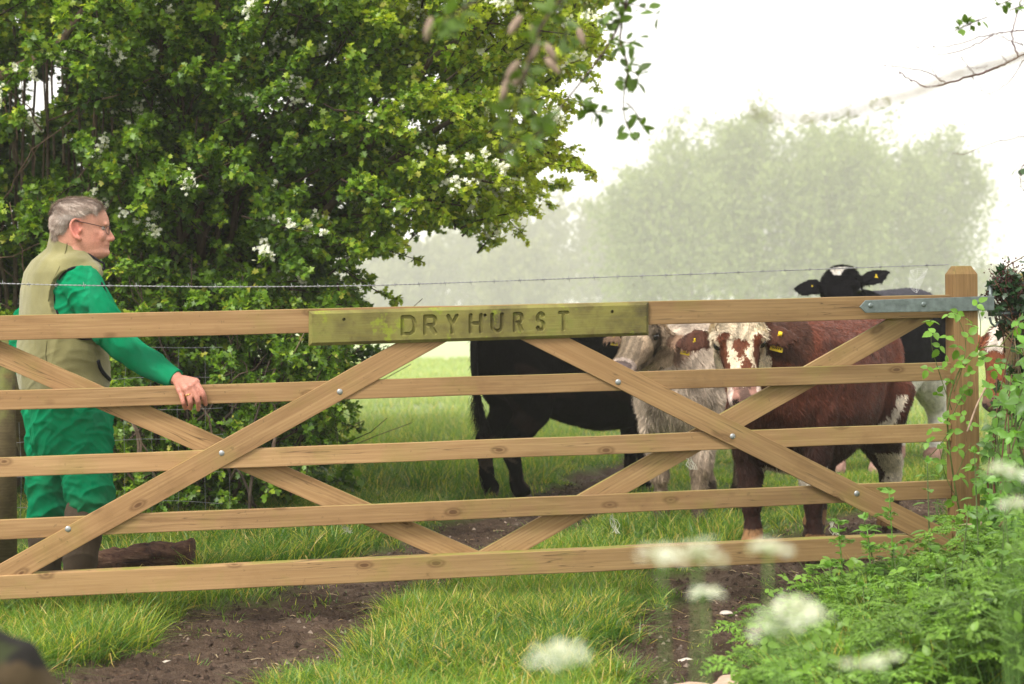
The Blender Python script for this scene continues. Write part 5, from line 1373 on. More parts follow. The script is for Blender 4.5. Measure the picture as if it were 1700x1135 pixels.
# glasses
M_frame = flat_mat('glasses_frame', (.03, .025, .03), .35, .5, .6)
m = MB(); m.tube([hp_(-.008, .146, -.082), hp_(.03, .139, -.080), hp_(.075, .130, -.072), hp_(.104, .123, -.064)], .0016, 6)
m.tube([hp_(-.008, .146, .082), hp_(.03, .139, .080), hp_(.104, .123, .064)], .0016, 6)
for sg in (1, -1):
    cx_ = hp_(.118, .112, sg * .036); m.tube([cx_ + hl_ * sg * (.027 * math.cos(t)) + hu * .017 * math.sin(t) - hf * .010 * abs(math.cos(t)) * (1 if math.cos(t) > 0 else 0) for t in np.linspace(0, 2 * np.pi, 21)], .0013, 5)
m.tube([hp_(.121, .118, -.010), hp_(.124, .120, 0), hp_(.121, .118, .010)], .0013, 5)
gl = m.build('glasses', M_frame, person)
s = NT('lens_glass'); b = s.n('ShaderNodeBsdfGlass'); b.inputs['IOR'].default_value = 1.05; b.inputs['Roughness'].default_value = 0
tr = s.n('ShaderNodeBsdfTransparent'); mx = s.n('ShaderNodeMixShader'); mx.inputs[0].default_value = .25; s.l(tr.outputs[0], mx.inputs[1]); s.l(b.outputs[0], mx.inputs[2]); s.l(mx.outputs[0], s.out.inputs[0])
for sg in (1, -1):
    m = MB(); cx_ = hp_(.118, .112, sg * .036); loft(m, [cx_ - hf * .0006, cx_ + hf * .0006], [hl_ * .026] * 2, [hu * .016] * 2, 20); m.build('lens', s.m, person).parent = person
# ring
m = MB(); rc = fing[2][0] * .45 + fing[2][1] * .55; rd = unit(fing[2][1] - fing[2][0]); U = unit(np.cross(rd, [1, 0, 0])); W2 = np.cross(rd, U)
m.tube([rc + (U * math.cos(t) + W2 * math.sin(t)) * .0128 for t in np.linspace(0, 2 * np.pi, 21)], .0019, 6)
m.build('ring', flat_mat('gold', (.75, .50, .15), .25, .5, 1.0, .1), person)

# ------------------------------------------------------------------ right gate post with ivy, hook
M_post = wood_mat('post_timber', (.36, .25, .13), (.20, .13, .065), .8, (.24, .25, .05))
gpst = empty('gate_post', (at(1700, 900, 8.62).x, 8.62, 0), 'weathered square timber gate post smothered in ivy at the right edge', 'post')
c_ = at(1702, 700, 8.66); m = MB(); m.box((c_.x + .03, 8.66, .65), (.19, .19, 1.34)); o = m.build('post', M_post, gpst, False)
bv = o.modifiers.new('bevel', 'BEVEL'); bv.width = .012; bv.segments = 2
m = MB(); hk = gpt(1649, 503) + GN * .03
m.tube([hk + Vector((0, 0, -.055)), hk + Vector((0, 0, .075))], .0105, 10); m.tube([hk + Vector((0, 0, -.045)), hk + Vector((.06, .02, -.045)), hk + Vector((.16, .06, -.04))], .0095, 8)
m.tube([hk + Vector((-.004, 0, -.06)), hk + Vector((.002, -.005, -.085)), hk + Vector((.02, 0, -.10)), hk + Vector((.03, 0, -.085))], .005, 8)
m.build('hinge_hook', M_steel, gpst)

def shoot_leaves(F, C, n, size, t, colr, jit=.35, out=.02, face=(0, -.5, .8)):
    """leaves spread along a stem curve"""
    u = rng.uniform(0, 1, n) * (len(C) - 1); ci = np.clip(u.astype(int), 0, len(C) - 2); f = (u - ci)[:, None]
    P = C[ci] * (1 - f) + C[ci + 1] * f; D = unit(rng.normal(0, 1, (n, 3)) + np.array([0, 0, .1]))
    P = P + D * out; Nn = unit(np.array(face, float) + rng.normal(0, jit, (n, 3)))
    c = np.array(colr) * rng.uniform(.65, 1.35, (n, 1)); V_, T_, C2 = leaves(t, P, D, Nn, size * rng.uniform(.6, 1.2, n), c); F.add(V_, T_, None, C2)
M_ivy = leaf_mat('ivy_leaf', .12, .3, .5)
ivy = empty('ivy', (at(1690, 900, 8.5).x, 8.5, 0), 'dark glossy ivy with dry berried stems covering the gate post', 'ivy')
F = MB(); W = MB()
for k in range(34):
    x0 = rng.uniform(1690, 1760); pts = [at(x0, 900, 8.52)]
    for j in range(5): pts.append(at(x0 + rng.normal(0, 16), 900 - (j + 1) * rng.uniform(60, 92), 8.50 + rng.normal(0, .04)))
    C = bez(pts, 20); W.tube(C, np.linspace(.006, .002, 20), 5, (.10, .065, .04))
    shoot_leaves(F, C[8:], 16, .052, L_IVY, (.022, .060, .018), .5, .02)
for k in range(34):   # bushy top
    C = bez([at(rng.uniform(1660, 1720), rng.uniform(520, 600), 8.48), at(rng.uniform(1645, 1710), rng.uniform(470, 530), 8.42), at(rng.uniform(1640, 1730), rng.uniform(432, 500), 8.45 + rng.normal(0, .1))], 10)
    W.tube(C, np.linspace(.004, .0015, 10), 5, (.14, .07, .045)); shoot_leaves(F, C, 9, .046, L_IVY, (.026, .068, .022), .6, .02)
    for j in range(4):
        p = C[-1 - j] ; 
        for e_ in range(5): W.sphere(p + rng.normal(0, .012, 3), .0035, 5, 4, (.10, .035, .04))
for pts in ([(1690, 540), (1655, 515), (1636, 500)], [(1655, 620), (1652, 700), (1655, 790), (1668, 860)], [(1660, 470), (1640, 482), (1632, 510)], [(1690, 480), (1665, 450), (1700, 425)]):
    C = bez([at(a, b_, 8.40) for a, b_ in pts], 14); W.tube(C, np.linspace(.004, .002, 14), 5, (.12, .07, .045)); shoot_leaves(F, C, 12, .038, L_IVY, (.028, .075, .022), .6, .015)
    for p in C[::2]:
        for e_ in range(3): W.sphere(p + rng.normal(0, .018, 3), .0035, 5, 4, (.09, .035, .04))
F.build('leaves', M_ivy, ivy); W.build('stems', M_bark, ivy)

def trifol(F, p, d, size, colr):
    """bramble leaf: three toothed leaflets"""
    d = unit(np.array(d, float)); nn = unit(np.array([0, -.75, .65]) + rng.normal(0, .3, 3)); sd = unit(np.cross(nn, d))
    D = np.array([d, unit(d * .15 + sd), unit(d * .15 - sd)]); P = np.array([p + d * size * .30, p, p]) 
    c = np.array(colr) * rng.uniform(.8, 1.25, (3, 1)); V_, T_, C2 = leaves(L_SER, P, D + rng.normal(0, .08, (3, 3)), np.tile(nn, (3, 1)) + rng.normal(0, .2, (3, 3)), np.array([1, .8, .8]) * size, c); F.add(V_, T_, None, C2)
BG = (.15, .30, .035)
br_ = empty('bramble', (at(1600, 905, 8.1).x, 8.1, 0), 'bramble stem with bright three-part leaves climbing the hanging stile of the gate', 'bramble')
F = MB(); W = MB(); Yb = 8.12
mains = [[(1612, 930), (1600, 880), (1584, 800), (1573, 700), (1582, 640), (1610, 590), (1650, 574), (1700, 590), (1740, 640)],
         [(1580, 680), (1560, 620), (1548, 580), (1545, 550)], [(1584, 650), (1600, 600), (1602, 560), (1588, 520)], [(1600, 610), (1622, 580), (1628, 540), (1622, 505)],
         [(1574, 720), (1555, 745), (1540, 760)], [(1576, 700), (1596, 660), (1610, 640)], [(1660, 575), (1690, 540), (1710, 530)], [(1590, 830), (1570, 790), (1560, 745)], [(1584, 800), (1600, 760), (1612, 735)]]
for i, pts in enumerate(mains):
    C = bez([at(a, b_, Yb + .02 * math.sin(i * 2.1 + j)) for j, (a, b_) in enumerate(pts)], 9 * len(pts)); W.tube(C, np.linspace(.0045 if i == 0 else .0022, .0022 if i == 0 else .0012, len(C)), 6, (.10, .13, .035))
    for p in C[::4]:
        W.tube([p, p + rng.normal(0, .006, 3)], [.0012, .0002], 3, (.14, .09, .04))
for a, b_, s_ in [(1545, 533, .062), (1552, 552, .058), (1574, 522, .050), (1590, 518, .052), (1622, 506, .058), (1632, 517, .040), (1570, 560, .062), (1560, 575, .055), (1590, 575, .058), (1606, 560, .060), (1614, 540, .052),
                  (1598, 602, .055), (1585, 610, .050), (1624, 588, .062), (1634, 600, .060), (1560, 612, .050), (1540, 610, .048), (1578, 632, .045), (1606, 640, .052), (1598, 655, .050), (1588, 668, .048), (1556, 655, .045),
                  (1566, 700, .05), (1548, 715, .06), (1540, 735, .055), (1576, 690, .05), (1600, 690, .05), (1584, 716, .062), (1562, 740, .055), (1608, 705, .048), (1590, 742, .05), (1560, 765, .052), (1570, 600, .05), (1640, 640, .05),
                  (1650, 610, .05), (1610, 620, .045), (1592, 790, .06), (1612, 770, .06), (1626, 800, .06), (1580, 830, .06), (1604, 850, .065), (1570, 860, .06), (1630, 850, .07), (1600, 880, .07)]:
    p = np.array(at(a, b_, Yb - .03 + rng.normal(0, .025))); trifol(F, p, rng.normal(0, .8, 3) + np.array([0, -.2, -.1]), s_ * .82, BG)
F.build('leaves', M_leaf, br_); W.build('stem', M_bark, br_)

# ------------------------------------------------------------------ verge plants on the right
def nettle(x, y, h, label, name='nettle', leaf=.085, pairs=8, colr=(.10, .205, .030), grp='leafy plants on the right-hand verge'):
    z = gz1(x, y); t = empty(name, (x, y, z), label, 'plant', grp); F = MB(); W = MB()
    ln = rng.normal(0, .07, 2); C = bez([(x, y, z), (x + ln[0] * .5, y + ln[1] * .5, z + h * .5), (x + ln[0], y + ln[1], z + h)], 14); W.tube(C, np.linspace(.0045, .0018, 14), 6, (.10, .14, .05))
    for k in range(pairs):
        f = .22 + .78 * k / (pairs - 1); p = np.array([np.interp(f, np.linspace(0, 1, 14), C[:, i]) for i in range(3)]); a = k * 1.57 + rng.uniform(-.3, .3)
        sz = leaf * (1.15 - .75 * f) * rng.uniform(.85, 1.15)
        for q in (0, math.pi):
            d = np.array([math.cos(a + q), math.sin(a + q), .12 - .3 * (1 - f)]); P = p + d * .012
            V_, T_, C2 = leaves(L_SER, P[None], d[None], unit(np.array([[d[0] * .3, d[1] * .3, 1]])), sz, np.array([colr]) * rng.uniform(.75, 1.3) * (1 + .5 * (f > .85))); F.add(V_, T_, None, C2)
    for q in range(5):
        d = rng.normal(0, 1, 3); d[2] = abs(d[2]) + .6; V_, T_, C2 = leaves(L_SER, C[-1][None], unit(d)[None], rdir(1), leaf * .32, np.array([colr]) * 1.5); F.add(V_, T_, None, C2)
    F.build('leaves', M_leaf, t); W.build('stem', M_bark, t); return t
def fern_leaf(F, W, p, d, L_, colr, up):
    """twice divided cow-parsley leaf"""
    d = unit(d); C = bez([p, p + d * L_ * .55 + up * L_ * .12, p + d * L_ - up * L_ * .12], 9); W.tube(C, np.linspace(.002, .0008, 9), 4, (.12, .22, .05))
    sd = unit(np.cross(d, up))
    for k in range(2, 9):
        f = k / 8; w_ = L_ * .42 * (1.05 - f) + .008
        for sg in (1, -1):
            b0 = C[k]; dd = unit(sd * sg + d * .55); m_ = 5; u = np.linspace(.25, 1, m_)[:, None]; P = b0 + dd * w_ * u
            Dp = unit(dd + sd * 0 + d * rng.uniform(-.6, 1.0, (m_, 1)) + rng.normal(0, .2, (m_, 3))); c = np.array(colr) * rng.uniform(.75, 1.3, (m_, 1))
            V_, T_, C2 = leaves(L_FERN, P - Dp * w_ * .12, Dp, np.tile(up, (m_, 1)) + rng.normal(0, .25, (m_, 3)), .55 * w_ * (1.15 - .6 * u[:, 0]) + .006, c); F.add(V_, T_, None, C2)
def umbel(B, W, p, r, up, n=11, dens=1.0):
    for k in range(n):
        a = k * 2.4; rr = r * math.sqrt((k + .5) / n); e1 = unit(np.cross(up, [1, 0, .1])); e2 = np.cross(up, e1)
        q = p + up * (r * .55 - rr * rr / r * .22) + (e1 * math.cos(a) + e2 * math.sin(a)) * rr; W.tube([p, (p + q) / 2 + up * .003, q], [.0010, .0007, .0006], 3, (.16, .27, .07), cap=False)
        m_ = int(14 * dens); P = q + rng.normal(0, 1, (m_, 3)) * r * np.array([.13, .13, .07])
        V_, T_, C2 = leaves(L_PET, P, rdir(m_), unit(up + rng.normal(0, .4, (m_, 3))), rng.uniform(.0025, .0045, m_) * (1 if r < .04 else 1.2), np.full((m_, 3), .78) * np.array([1, 1, .9])); B.add(V_, T_, None, C2)
def parsley(x, y, heads, label, h_leaf=.35, nl=4, gap=None):
    """cow parsley: branching stem to each flower head (world points), divided leaves"""
    z = gz1(x, y); t = empty('cow_parsley', (x, y, z), label, 'flower', 'cow parsley flowers in the foreground'); F = MB(); W = MB(); B = MB()
    base = np.array([x, y, z]); top = np.mean(np.array(heads), axis=0) if len(heads) else base + [0, 0, h_leaf * 2]; fork = base * .40 + top * .60 + np.array([0, 0, -.03])
    W.tube(bez([base, base * .5 + fork * .5 + rng.normal(0, .012, 3), fork], 12), np.linspace(.0038, .002, 12), 6, (.14, .25, .06))
    for hd in heads:
        hd = np.array(hd); C = bez([fork, fork * .5 + hd * .5 + np.array([0, 0, -.02]) + (hd - fork) * .08, hd], 9); W.tube(C, np.linspace(.0016, .001, 9), 5, (.15, .27, .07)); UB = MB(); umbel(UB, W, hd, rng.uniform(.017, .022), unit(np.array([rng.normal(0, .2), rng.normal(0, .2) - .15, 1.0])), 8, .42); UB.build('flower_head', M_blossom, t)
    for k in range(nl):
        a = rng.uniform(0, 6.28); f = rng.uniform(.25, .8); p = base * (1 - f) + fork * f; fern_leaf(F, W, p, np.array([math.cos(a), math.sin(a), .25]), h_leaf * rng.uniform(.5, .8), (.13, .27, .04), np.array([0, 0, 1.0]))
    F.build('leaves', M_leaf, t); W.build('stem', M_bark, t)
    return t
A1 = lambda a, b_, Y: np.array(at(a, b_, Y * .84))
parsley(float(A1(1130, 0, 1.9)[0]), 1.62, [A1(1098, 935, 1.9), A1(1158, 930, 1.95)], 'blurred cow parsley whose two white heads overlap the bottom rail, left of the other umbels')
parsley(float(A1(1265, 0, 2.1)[0]), 1.76, [A1(1275, 922, 2.1)], 'blurred cow parsley with one high white head overlapping the bottom rail')
parsley(float(A1(1180, 0, 2.4)[0]), 2.02, [A1(1172, 996, 2.4)], 'blurred cow parsley with one small head below the bottom rail', .22)
parsley(float(A1(1320, 0, 2.2)[0]), 1.85, [A1(1300, 1030, 2.2), A1(1348, 1034, 2.25), A1(1322, 1012, 2.3), A1(1285, 1055, 2.2)], 'blurred cow parsley carrying a cluster of four white heads over the right wheel rut')
parsley(float(A1(925, 0, 2.0)[0]), 1.68, [A1(918, 1102, 2.0), A1(938, 1092, 2.05)], 'blurred cow parsley alone near the bottom centre of the grass strip', .15, 1)
parsley(float(A1(1440, 0, 2.3)[0]), 1.93, [A1(1432, 1118, 2.3), A1(1470, 1105, 2.4)], 'blurred cow parsley low at the bottom right corner of the path', .3, 5)
parsley(float(A1(1675, 0, 2.4)[0]), 2.02, [A1(1664, 792, 2.4), A1(1690, 850, 2.4)], 'blurred tall cow parsley stem at the right edge in front of the ivy', .5, 6)
vr = np.random.default_rng(77)
spots = [(1475, 905, 7.2, .42, 'nettle'), (1500, 960, 6.9, .36, 'nettle'), (1545, 850, 7.3, .58, 'nettle'), (1580, 930, 6.6, .50, 'nettle'), (1628, 900, 7.0, .62, 'nettle'), (1665, 840, 7.1, .80, 'nettle'), (1690, 960, 6.3, .62, 'nettle'),
         (1560, 1040, 6.1, .40, 'nettle'), (1610, 1080, 5.8, .40, 'nettle'), (1500, 1060, 6.2, .32, 'nettle'), (1440, 1010, 6.6, .28, 'nettle'), (1670, 1080, 5.6, .45, 'nettle'), (1420, 960, 7.1, .28, 'nettle'), (1720, 850, 6.8, .85, 'nettle'), (1650, 1000, 6.2, .55, 'nettle')]
names = ['beside the foot of the brace', 'in front of the bottom rail end', 'tallest against the hanging stile', 'below the bramble on the stile', 'right of the stile foot', 'in front of the ivied post', 'by the right edge, mid height',
         'low in the verge, right of the path', 'low near the bottom right', 'beside the path edge', 'nearest the right wheel rut', 'at the bottom right corner', 'short one by the rut under the bottom rail', 'tall one at the right margin', 'between the stile and the right margin']
for (a, b_, Y, h, k), nm in zip(spots, names):
    p = at(a, b_, Y); nettle(p.x, p.y, h, 'green nettle with toothed leaves, ' + nm, leaf=.082, pairs=int(6 + h * 7))
# tall cleavers / parsley shoots standing in front of the bottom rail
for a, top, Y, nm in ((1476, 818, 7.4, 'tall shoot with curled tip in front of the brace end'), (1392, 870, 7.3, 'slim shoot with small leaves in front of the bottom rail'), (1440, 880, 7.2, 'short feathery shoot between the two slim shoots')):
    p = at(a, top, Y); t = empty('wild_shoot', (p.x, Y, 0), 'green ' + nm, 'plant', 'leafy plants on the right-hand verge'); F = MB(); W = MB(); g = gz1(p.x, Y)
    C = bez([(p.x - .02, Y, g), (p.x + .01, Y, (g + p.z) / 2), (p.x, Y, p.z)], 16); W.tube(C, np.linspace(.004, .002, 16), 6, (.13, .25, .05))
    for k in range(4, 16):
        for q in range(4):
            an = rng.uniform(0, 6.28); d = np.array([math.cos(an), math.sin(an), .35]); 
            if k % 3 == 0 and q < 2: fern_leaf(F, W, C[k], d, .10 * (1.3 - k / 18), (.15, .30, .04), np.array([0, 0, 1.]))
            V_, T_, C2 = leaves(L_OVAL, C[k][None], unit(d)[None], rdir(1), .022 + .012 * (k > 12), np.array([(.17, .33, .05)])); F.add(V_, T_, None, C2)
    F.build('leaves', M_leaf, t); W.build('stem', M_bark, t)
# ground cover of the verge: one uncountable mass of divided leaves, ground elder and goosegrass
F = MB(); W = MB()
n = 0
while n < 900:
    a, b_ = vr.uniform(1150, 1790), vr.uniform(905, 1240); 
    if a < (1430 if b_ < 975 else 1350 if b_ < 1060 else 1275) + vr.normal(0, 14): continue
    p = ground_at(a, b_, .02)
    if p.y > 7.75 or p.y < 4.6: continue
    n += 1; z = gz1(p.x, p.y); hh_ = vr.uniform(.04, .22) + .12 * max(0, (a - 1450) / 250)
    base = np.array([p.x, p.y, z]); tip = base + np.array([vr.normal(0, .05), vr.normal(0, .05), hh_]); W.tube([base, tip], [.002, .0012], 4, (.12, .22, .05), cap=False)
    an = vr.uniform(0, 6.28)
    if vr.random() < .78:
        fern_leaf(F, W, tip, np.array([math.cos(an), math.sin(an), .1]), vr.uniform(.09, .19), np.array([.165, .30, .035]) * vr.uniform(.6, 1.35), unit(np.array([0, -.2, 1.0]) + vr.normal(0, .15, 3)))
    else:
        for q in range(3): trifol(F, tip + vr.normal(0, .03, 3), np.array([math.cos(an + q * 2), math.sin(an + q * 2), .05]), vr.uniform(.025, .045), (.16, .29, .035))
gq = np.array([[ (lambda p: (p.x, p.y))(ground_at(vr.uniform(1340, 1790), vr.uniform(935, 1230))) ][0] for _ in range(900)]); gq = gq[(gq[:, 1] < 7.75)]
V_, T_, Q_, C_ = blades(gq, 9, lambda x, y, n: .08 + .20 * rng.random(n), lambda x, y, n: .004 + .0025 * rng.random(n), .05, .8, grass_col, 4); F.add(V_, T_, Q_, C_)
vg = F.build('verge_plants', M_leaf); tag(vg, 'dense mass of cow parsley leaves and small weeds on the verge right of the track', 'weeds', kind='stuff')
sg_ = W.build('weed_stems', M_bark); tag(sg_, 'thin green stems under the verge weeds right of the track', 'weeds', kind='stuff')
# bramble thicket / hedge at the right margin
th = empty('bramble_thicket', (at(1760, 1000, 7.4).x, 7.4, .1), 'tangled bramble and hedge growth with red-brown stems at the right margin', 'shrub'); F = MB(); W = MB()
for k in range(120):
    Y0 = vr.uniform(6.9, 8.6); x0 = vr.uniform(1650, 1900); y0 = vr.uniform(860, 1060); y1 = vr.uniform(520, 940); x1 = x0 + vr.normal(-15, 55)
    x1 = max(x1, 1665 - 25 * (y1 > 720) + max(0, 800 - y1) * .08)
    C = bez([at(x0, y0, Y0), at((x0 + x1) / 2 + vr.normal(0, 20), (y0 + y1) / 2 - 25, Y0), at(x1, y1, Y0 - .05)], 14)
    W.tube(C, np.linspace(.0055, .002, 14), 5, [(.14, .075, .045), (.20, .15, .09), (.09, .12, .04)][k % 3]); kk_ = vr.integers(5, 12)
    for j in range(kk_): trifol(F, C[vr.integers(3, 14)] + vr.normal(0, .03, 3), vr.normal(0, 1, 3), vr.uniform(.035, .065), np.array([.10, .22, .03]) * vr.uniform(.7, 1.5))
for k in range(10): shoot_leaves(F, np.array([list(at(vr.uniform(1680, 1790), vr.uniform(600, 1000), vr.uniform(8.0, 9.0))) for _ in range(6)]), 60, .05, L_SER, (.06, .14, .022), .6, .05)
for a, b_, c2, d_ in ((1606, 940, 1648, 820), (1592, 872, 1640, 882), (1660, 930, 1700, 870), (1638, 640, 1606, 716)): W.tube(bez([at(a, b_, 7.9), at((a + c2) / 2, (b_ + d_) / 2 - 6, 7.88), at(c2, d_, 7.85)], 8), .004, 5, (.34, .24, .17))
F.build('leaves', M_leaf, th); W.build('stems', M_bark, th)

# ------------------------------------------------------------------ overhanging trees above the photographer
wil = empty('willow_tree', (3.9, 5.2, 0), 'willow whose catkin-hung leafy twigs droop into the top of the view, with an added unseen crown', 'tree'); F = MB(); W = MB(); TRk = MB()
def wl(Cs, n, size=.034, c=(.085, .150, .035), out=.006): shoot_leaves(F, Cs, n, size, L_OVAL, c, .7, out)
M_catkin = flat_mat('catkin_brown', (.30, .22, .17), .9, .1, 0, .3, 60, .3); CT = MB()
WC = (.075, .05, .04)
def tw(pts, Y, r0, n_l, size=.034, c=(.10, .17, .03)):
    C = bez([at(a, b_, Y + .03 * math.sin(i * 1.7)) for i, (a, b_) in enumerate(pts)], 8 * len(pts)); W.tube(C, np.linspace(r0, r0 * .4, len(C)), 5, WC)
    if n_l: wl(C, n_l, size, c)
    return C
Ya = 4.9
tw([(1075, -60), (1040, 10), (1018, 60), (985, 110), (945, 160), (905, 215)], Ya, .004, 10)
tw([(1050, -40), (1035, 20), (1030, 70), (1042, 110), (1035, 165), (1040, 205), (1062, 240)], Ya, .003, 38, .036)
tw([(1030, 5), (1060, 10), (1095, 25)], Ya, .002, 12, .034); tw([(1000, -10), (985, 10), (960, 0)], Ya, .002, 12)
tw([(1015, 65), (1045, 70), (1062, 60)], Ya, .002, 8); tw([(1040, 115), (1060, 125), (1050, 140)], Ya, .002, 9, .04); tw([(960, 170), (985, 185), (1020, 180)], Ya, .002, 22, .036)
tw([(905, 215), (890, 190), (860, 175)], Ya - .6, .002, 20, .036); tw([(1020, 15), (1000, 40), (1030, 30), (1010, 0)], Ya, .002, 22, .034); tw([(1040, 170), (1058, 190), (1068, 215)], Ya, .002, 10, .034)
tw([(980, -60), (930, 0), (890, 60), (870, 130), (850, 190), (845, 230)], 3.4, .004, 46, .034, (.10, .16, .03)); tw([(850, -50), (800, -5), (760, 20), (735, 35)], 3.3, .003, 26, .034); tw([(920, 10), (940, 60), (935, 110)], 3.5, .003, 20, .032)
tw([(880, 180), (900, 215), (850, 240), (830, 255)], 3.4, .003, 22, .034)
for a, b_, Y in ((866, 25, 3.5), (885, 35, 3.5), (862, 100, 3.4), (872, 115, 3.4), (893, 62, 3.5), (845, 128, 3.4), (905, 70, 3.6), (716, 28, 3.3), (960, 45, 4.2), (905, 95, 3.6)):
    p = np.array(at(a, b_, Y)); d = unit(np.array([rng.normal(0, .5), 0, -1])); C = np.array([p + d * t for t in np.linspace(0, .042, 7)]); CT = MB(); CT.tube(C, np.array([.002, .006, .0075, .0075, .007, .005, .002]), 8); CT.build('catkin', M_catkin, wil)
# unseen limbs and crown, added above the frame to shade the gate's right side
for k in range(9):
    a = math.pi * (.62 + .09 * k); L_ = rng.uniform(2.2, 4.2); C = bez([(3.9, 5.2, .0), (3.8, 5.2, 1.4), (3.9 + math.cos(a) * L_ * .5, 5.2 + math.sin(a) * L_ * .45, 3.4), (3.9 + math.cos(a) * L_, 5.2 + math.sin(a) * L_ * .7, 3.9 + rng.uniform(-.3, .8))], 16)
    TRk.tube(C, np.concatenate([np.linspace(.16, .07, 6), np.linspace(.06, .012, 10)]), 7, (.10, .08, .06))
q = rng.random((250, 3)); RT = np.stack([-.2 + 5.6 * q[:, 0], 2.6 + 5.0 * q[:, 1], 3.25 + 1.6 * q[:, 2]], 1); RT = RT[RT[:, 0] > .2 + (RT[:, 1] - 4.5) * .2]
sprays(F, W, RT, unit(rng.normal(0, 1, RT.shape) * np.array([1, 1, .35])), rng.uniform(.3, .5, len(RT)), 16, 4, .065, lambda P, u, n: np.array([.075, .135, .03]) * rng.uniform(.7, 1.3, (n, 1)), L_OVAL, .15, .16, w_every=6)
F.build('leaves', M_leaf, wil); W.build('twigs', M_bark, wil); TRk.build('trunk', M_bark, wil)

ash = empty('thorn_branch', (at(1760, 150, 5.6).x, 5.6, at(1760, 150, 5.6).z), 'thin reddish bare branch reaching in from the top right corner', 'branch'); W = MB(); F = MB()
def bt(pts, Y, r0, c=(.13, .07, .075)):
    C = bez([at(a, b_, Y) for a, b_ in pts], 7 * len(pts)); C += rng.normal(0, .0012, C.shape); W.tube(C, np.linspace(r0, r0 * .35, len(C)), 5, c)
    for p in C[2::4]: W.tube([p, p + rng.normal(0, .006, 3)], [r0 * .6, r0 * .2], 4, c)
Yt = 5.6
bt([(1780, 60), (1700, 90), (1650, 115), (1600, 130), (1545, 143), (1505, 128), (1492, 117)], Yt, .0042)
bt([(1570, 138), (1540, 120), (1500, 112), (1465, 108)], Yt, .0022); bt([(1780, 40), (1700, 50), (1640, 58), (1580, 75), (1525, 79)], Yt + .1, .0026); bt([(1650, 58), (1600, 82), (1560, 90), (1545, 86)], Yt, .002)
bt([(1700, 75), (1665, 62), (1640, 50)], Yt, .002); bt([(1620, 126), (1600, 100), (1595, 92)], Yt, .0015); bt([(1690, 95), (1680, 60), (1690, 20), (1700, -20)], Yt, .003); bt([(1700, 100), (1670, 140), (1640, 155), (1625, 142)], Yt, .0016)
bt([(1560, 135), (1545, 110), (1535, 92)], Yt, .0013); bt([(1675, 105), (1655, 85), (1640, 82)], Yt, .0013); bt([(1640, 110), (1620, 112), (1600, 110)], Yt, .0014)
bt([(1760, 235), (1700, 227), (1640, 240), (1600, 256), (1582, 253)], Yt, .0016)
for a, b_, n_ in ((1612, 38, 8), (1598, 46, 6), (1668, 4, 6), (1690, 12, 6), (1625, 34, 5)):
    C = np.array([list(at(a - 14, b_ + 5, Yt)), list(at(a + 14, b_ - 6, Yt))]); W.tube(C, .0015, 4, WC); shoot_leaves(F, C, n_, .030, L_OVAL, (.12, .21, .035), .6, .004)
C = np.array([list(at(1692, 270, Yt)), list(at(1700, 310, Yt))]); shoot_leaves(F, C, 9, .036, L_OVAL, (.04, .08, .03), .6, .006)
bt([(1720, 255), (1698, 275), (1694, 300), (1700, 318)], Yt, .002)
bt([(1780, 60), (1900, 20), (2400, -60), (3200, 200)], Yt - .3, .012, (.10, .08, .06)); W.build('twigs', M_bark, ash); F.build('leaves', M_leaf, ash)
nb_ = empty('near_twig', (at(1380, 185, 2.0).x, 2.0, at(1380, 185, 2.0).z), 'very blurred thin brown twig arching in front of the misty clump', 'twig'); W = MB()
bt([(3600, -300), (2400, -150), (1800, 60), (1640, 110), (1500, 158), (1400, 188), (1300, 195), (1245, 190)], 1.9, .0045, (.16, .12, .07)); W.build('twig', M_bark, nb_)

# ------------------------------------------------------------------ barbed wire along the top
M_wire = flat_mat('galvanised_wire', (.30, .30, .31), .4, .5, .7, .25, 60)
wire = empty('barbed_wire', (0, 7.95, at(850, 465, 8).z), 'single strand of barbed wire stretched above the gate to the hanging stile', 'wire')
wp = [(-330, 466), (-120, 470), (0, 470.5), (100, 473), (250, 475), (400, 476), (600, 474), (800, 467.5), (1000, 460), (1150, 455), (1300, 449), (1450, 443.5), (1580, 439)]
C = bez([np.array(gpt(a, b_)) + np.array(GN) * .03 for a, b_ in wp], 260)
seg = np.linalg.norm(np.diff(C, axis=0), axis=1); sl = np.concatenate([[0], np.cumsum(seg)]); Lw = sl[-1]
u = np.arange(0, Lw, .0075); P = np.stack([np.interp(u, sl, C[:, i]) for i in range(3)], 1); Tn = unit(np.gradient(P, axis=0)); S1 = unit(np.cross(Tn, [0, 0, 1])); S2 = np.cross(Tn, S1)
m = MB()
for ph in (0, math.pi):
    a = u / .036 * 2 * np.pi + ph; m.tube(P + (S1 * np.cos(a)[:, None] + S2 * np.sin(a)[:, None]) * .0016, .00135, 4, cap=False)
m.build('strand', M_wire, wire)
ub = np.arange(.03, Lw, .102)
for i, x in enumerate(ub):
    k = min(len(P) - 1, int(x / .0075)); p = P[k]; a = rng.uniform(0, 3.14); m = MB(); t_ = Tn[k]
    coil = [p + (S1[k] * math.cos(q) + S2[k] * math.sin(q)) * .0042 + t_ * (q / 12.6 - .5) * .014 for q in np.linspace(0, 12.6, 22)]
    for s_ in (0, 1.57):
        d = S1[k] * math.cos(a + s_) + S2[k] * math.sin(a + s_)
        m.tube([p - d * .014 - t_ * .003, p, p + d * .014 + t_ * .003], [.0004, .0012, .0004], 4)
    m.tube(coil, .0011, 4); m.build('barb', M_wire, wire)
m = MB(); sp_ = gpt(1580, 439); 
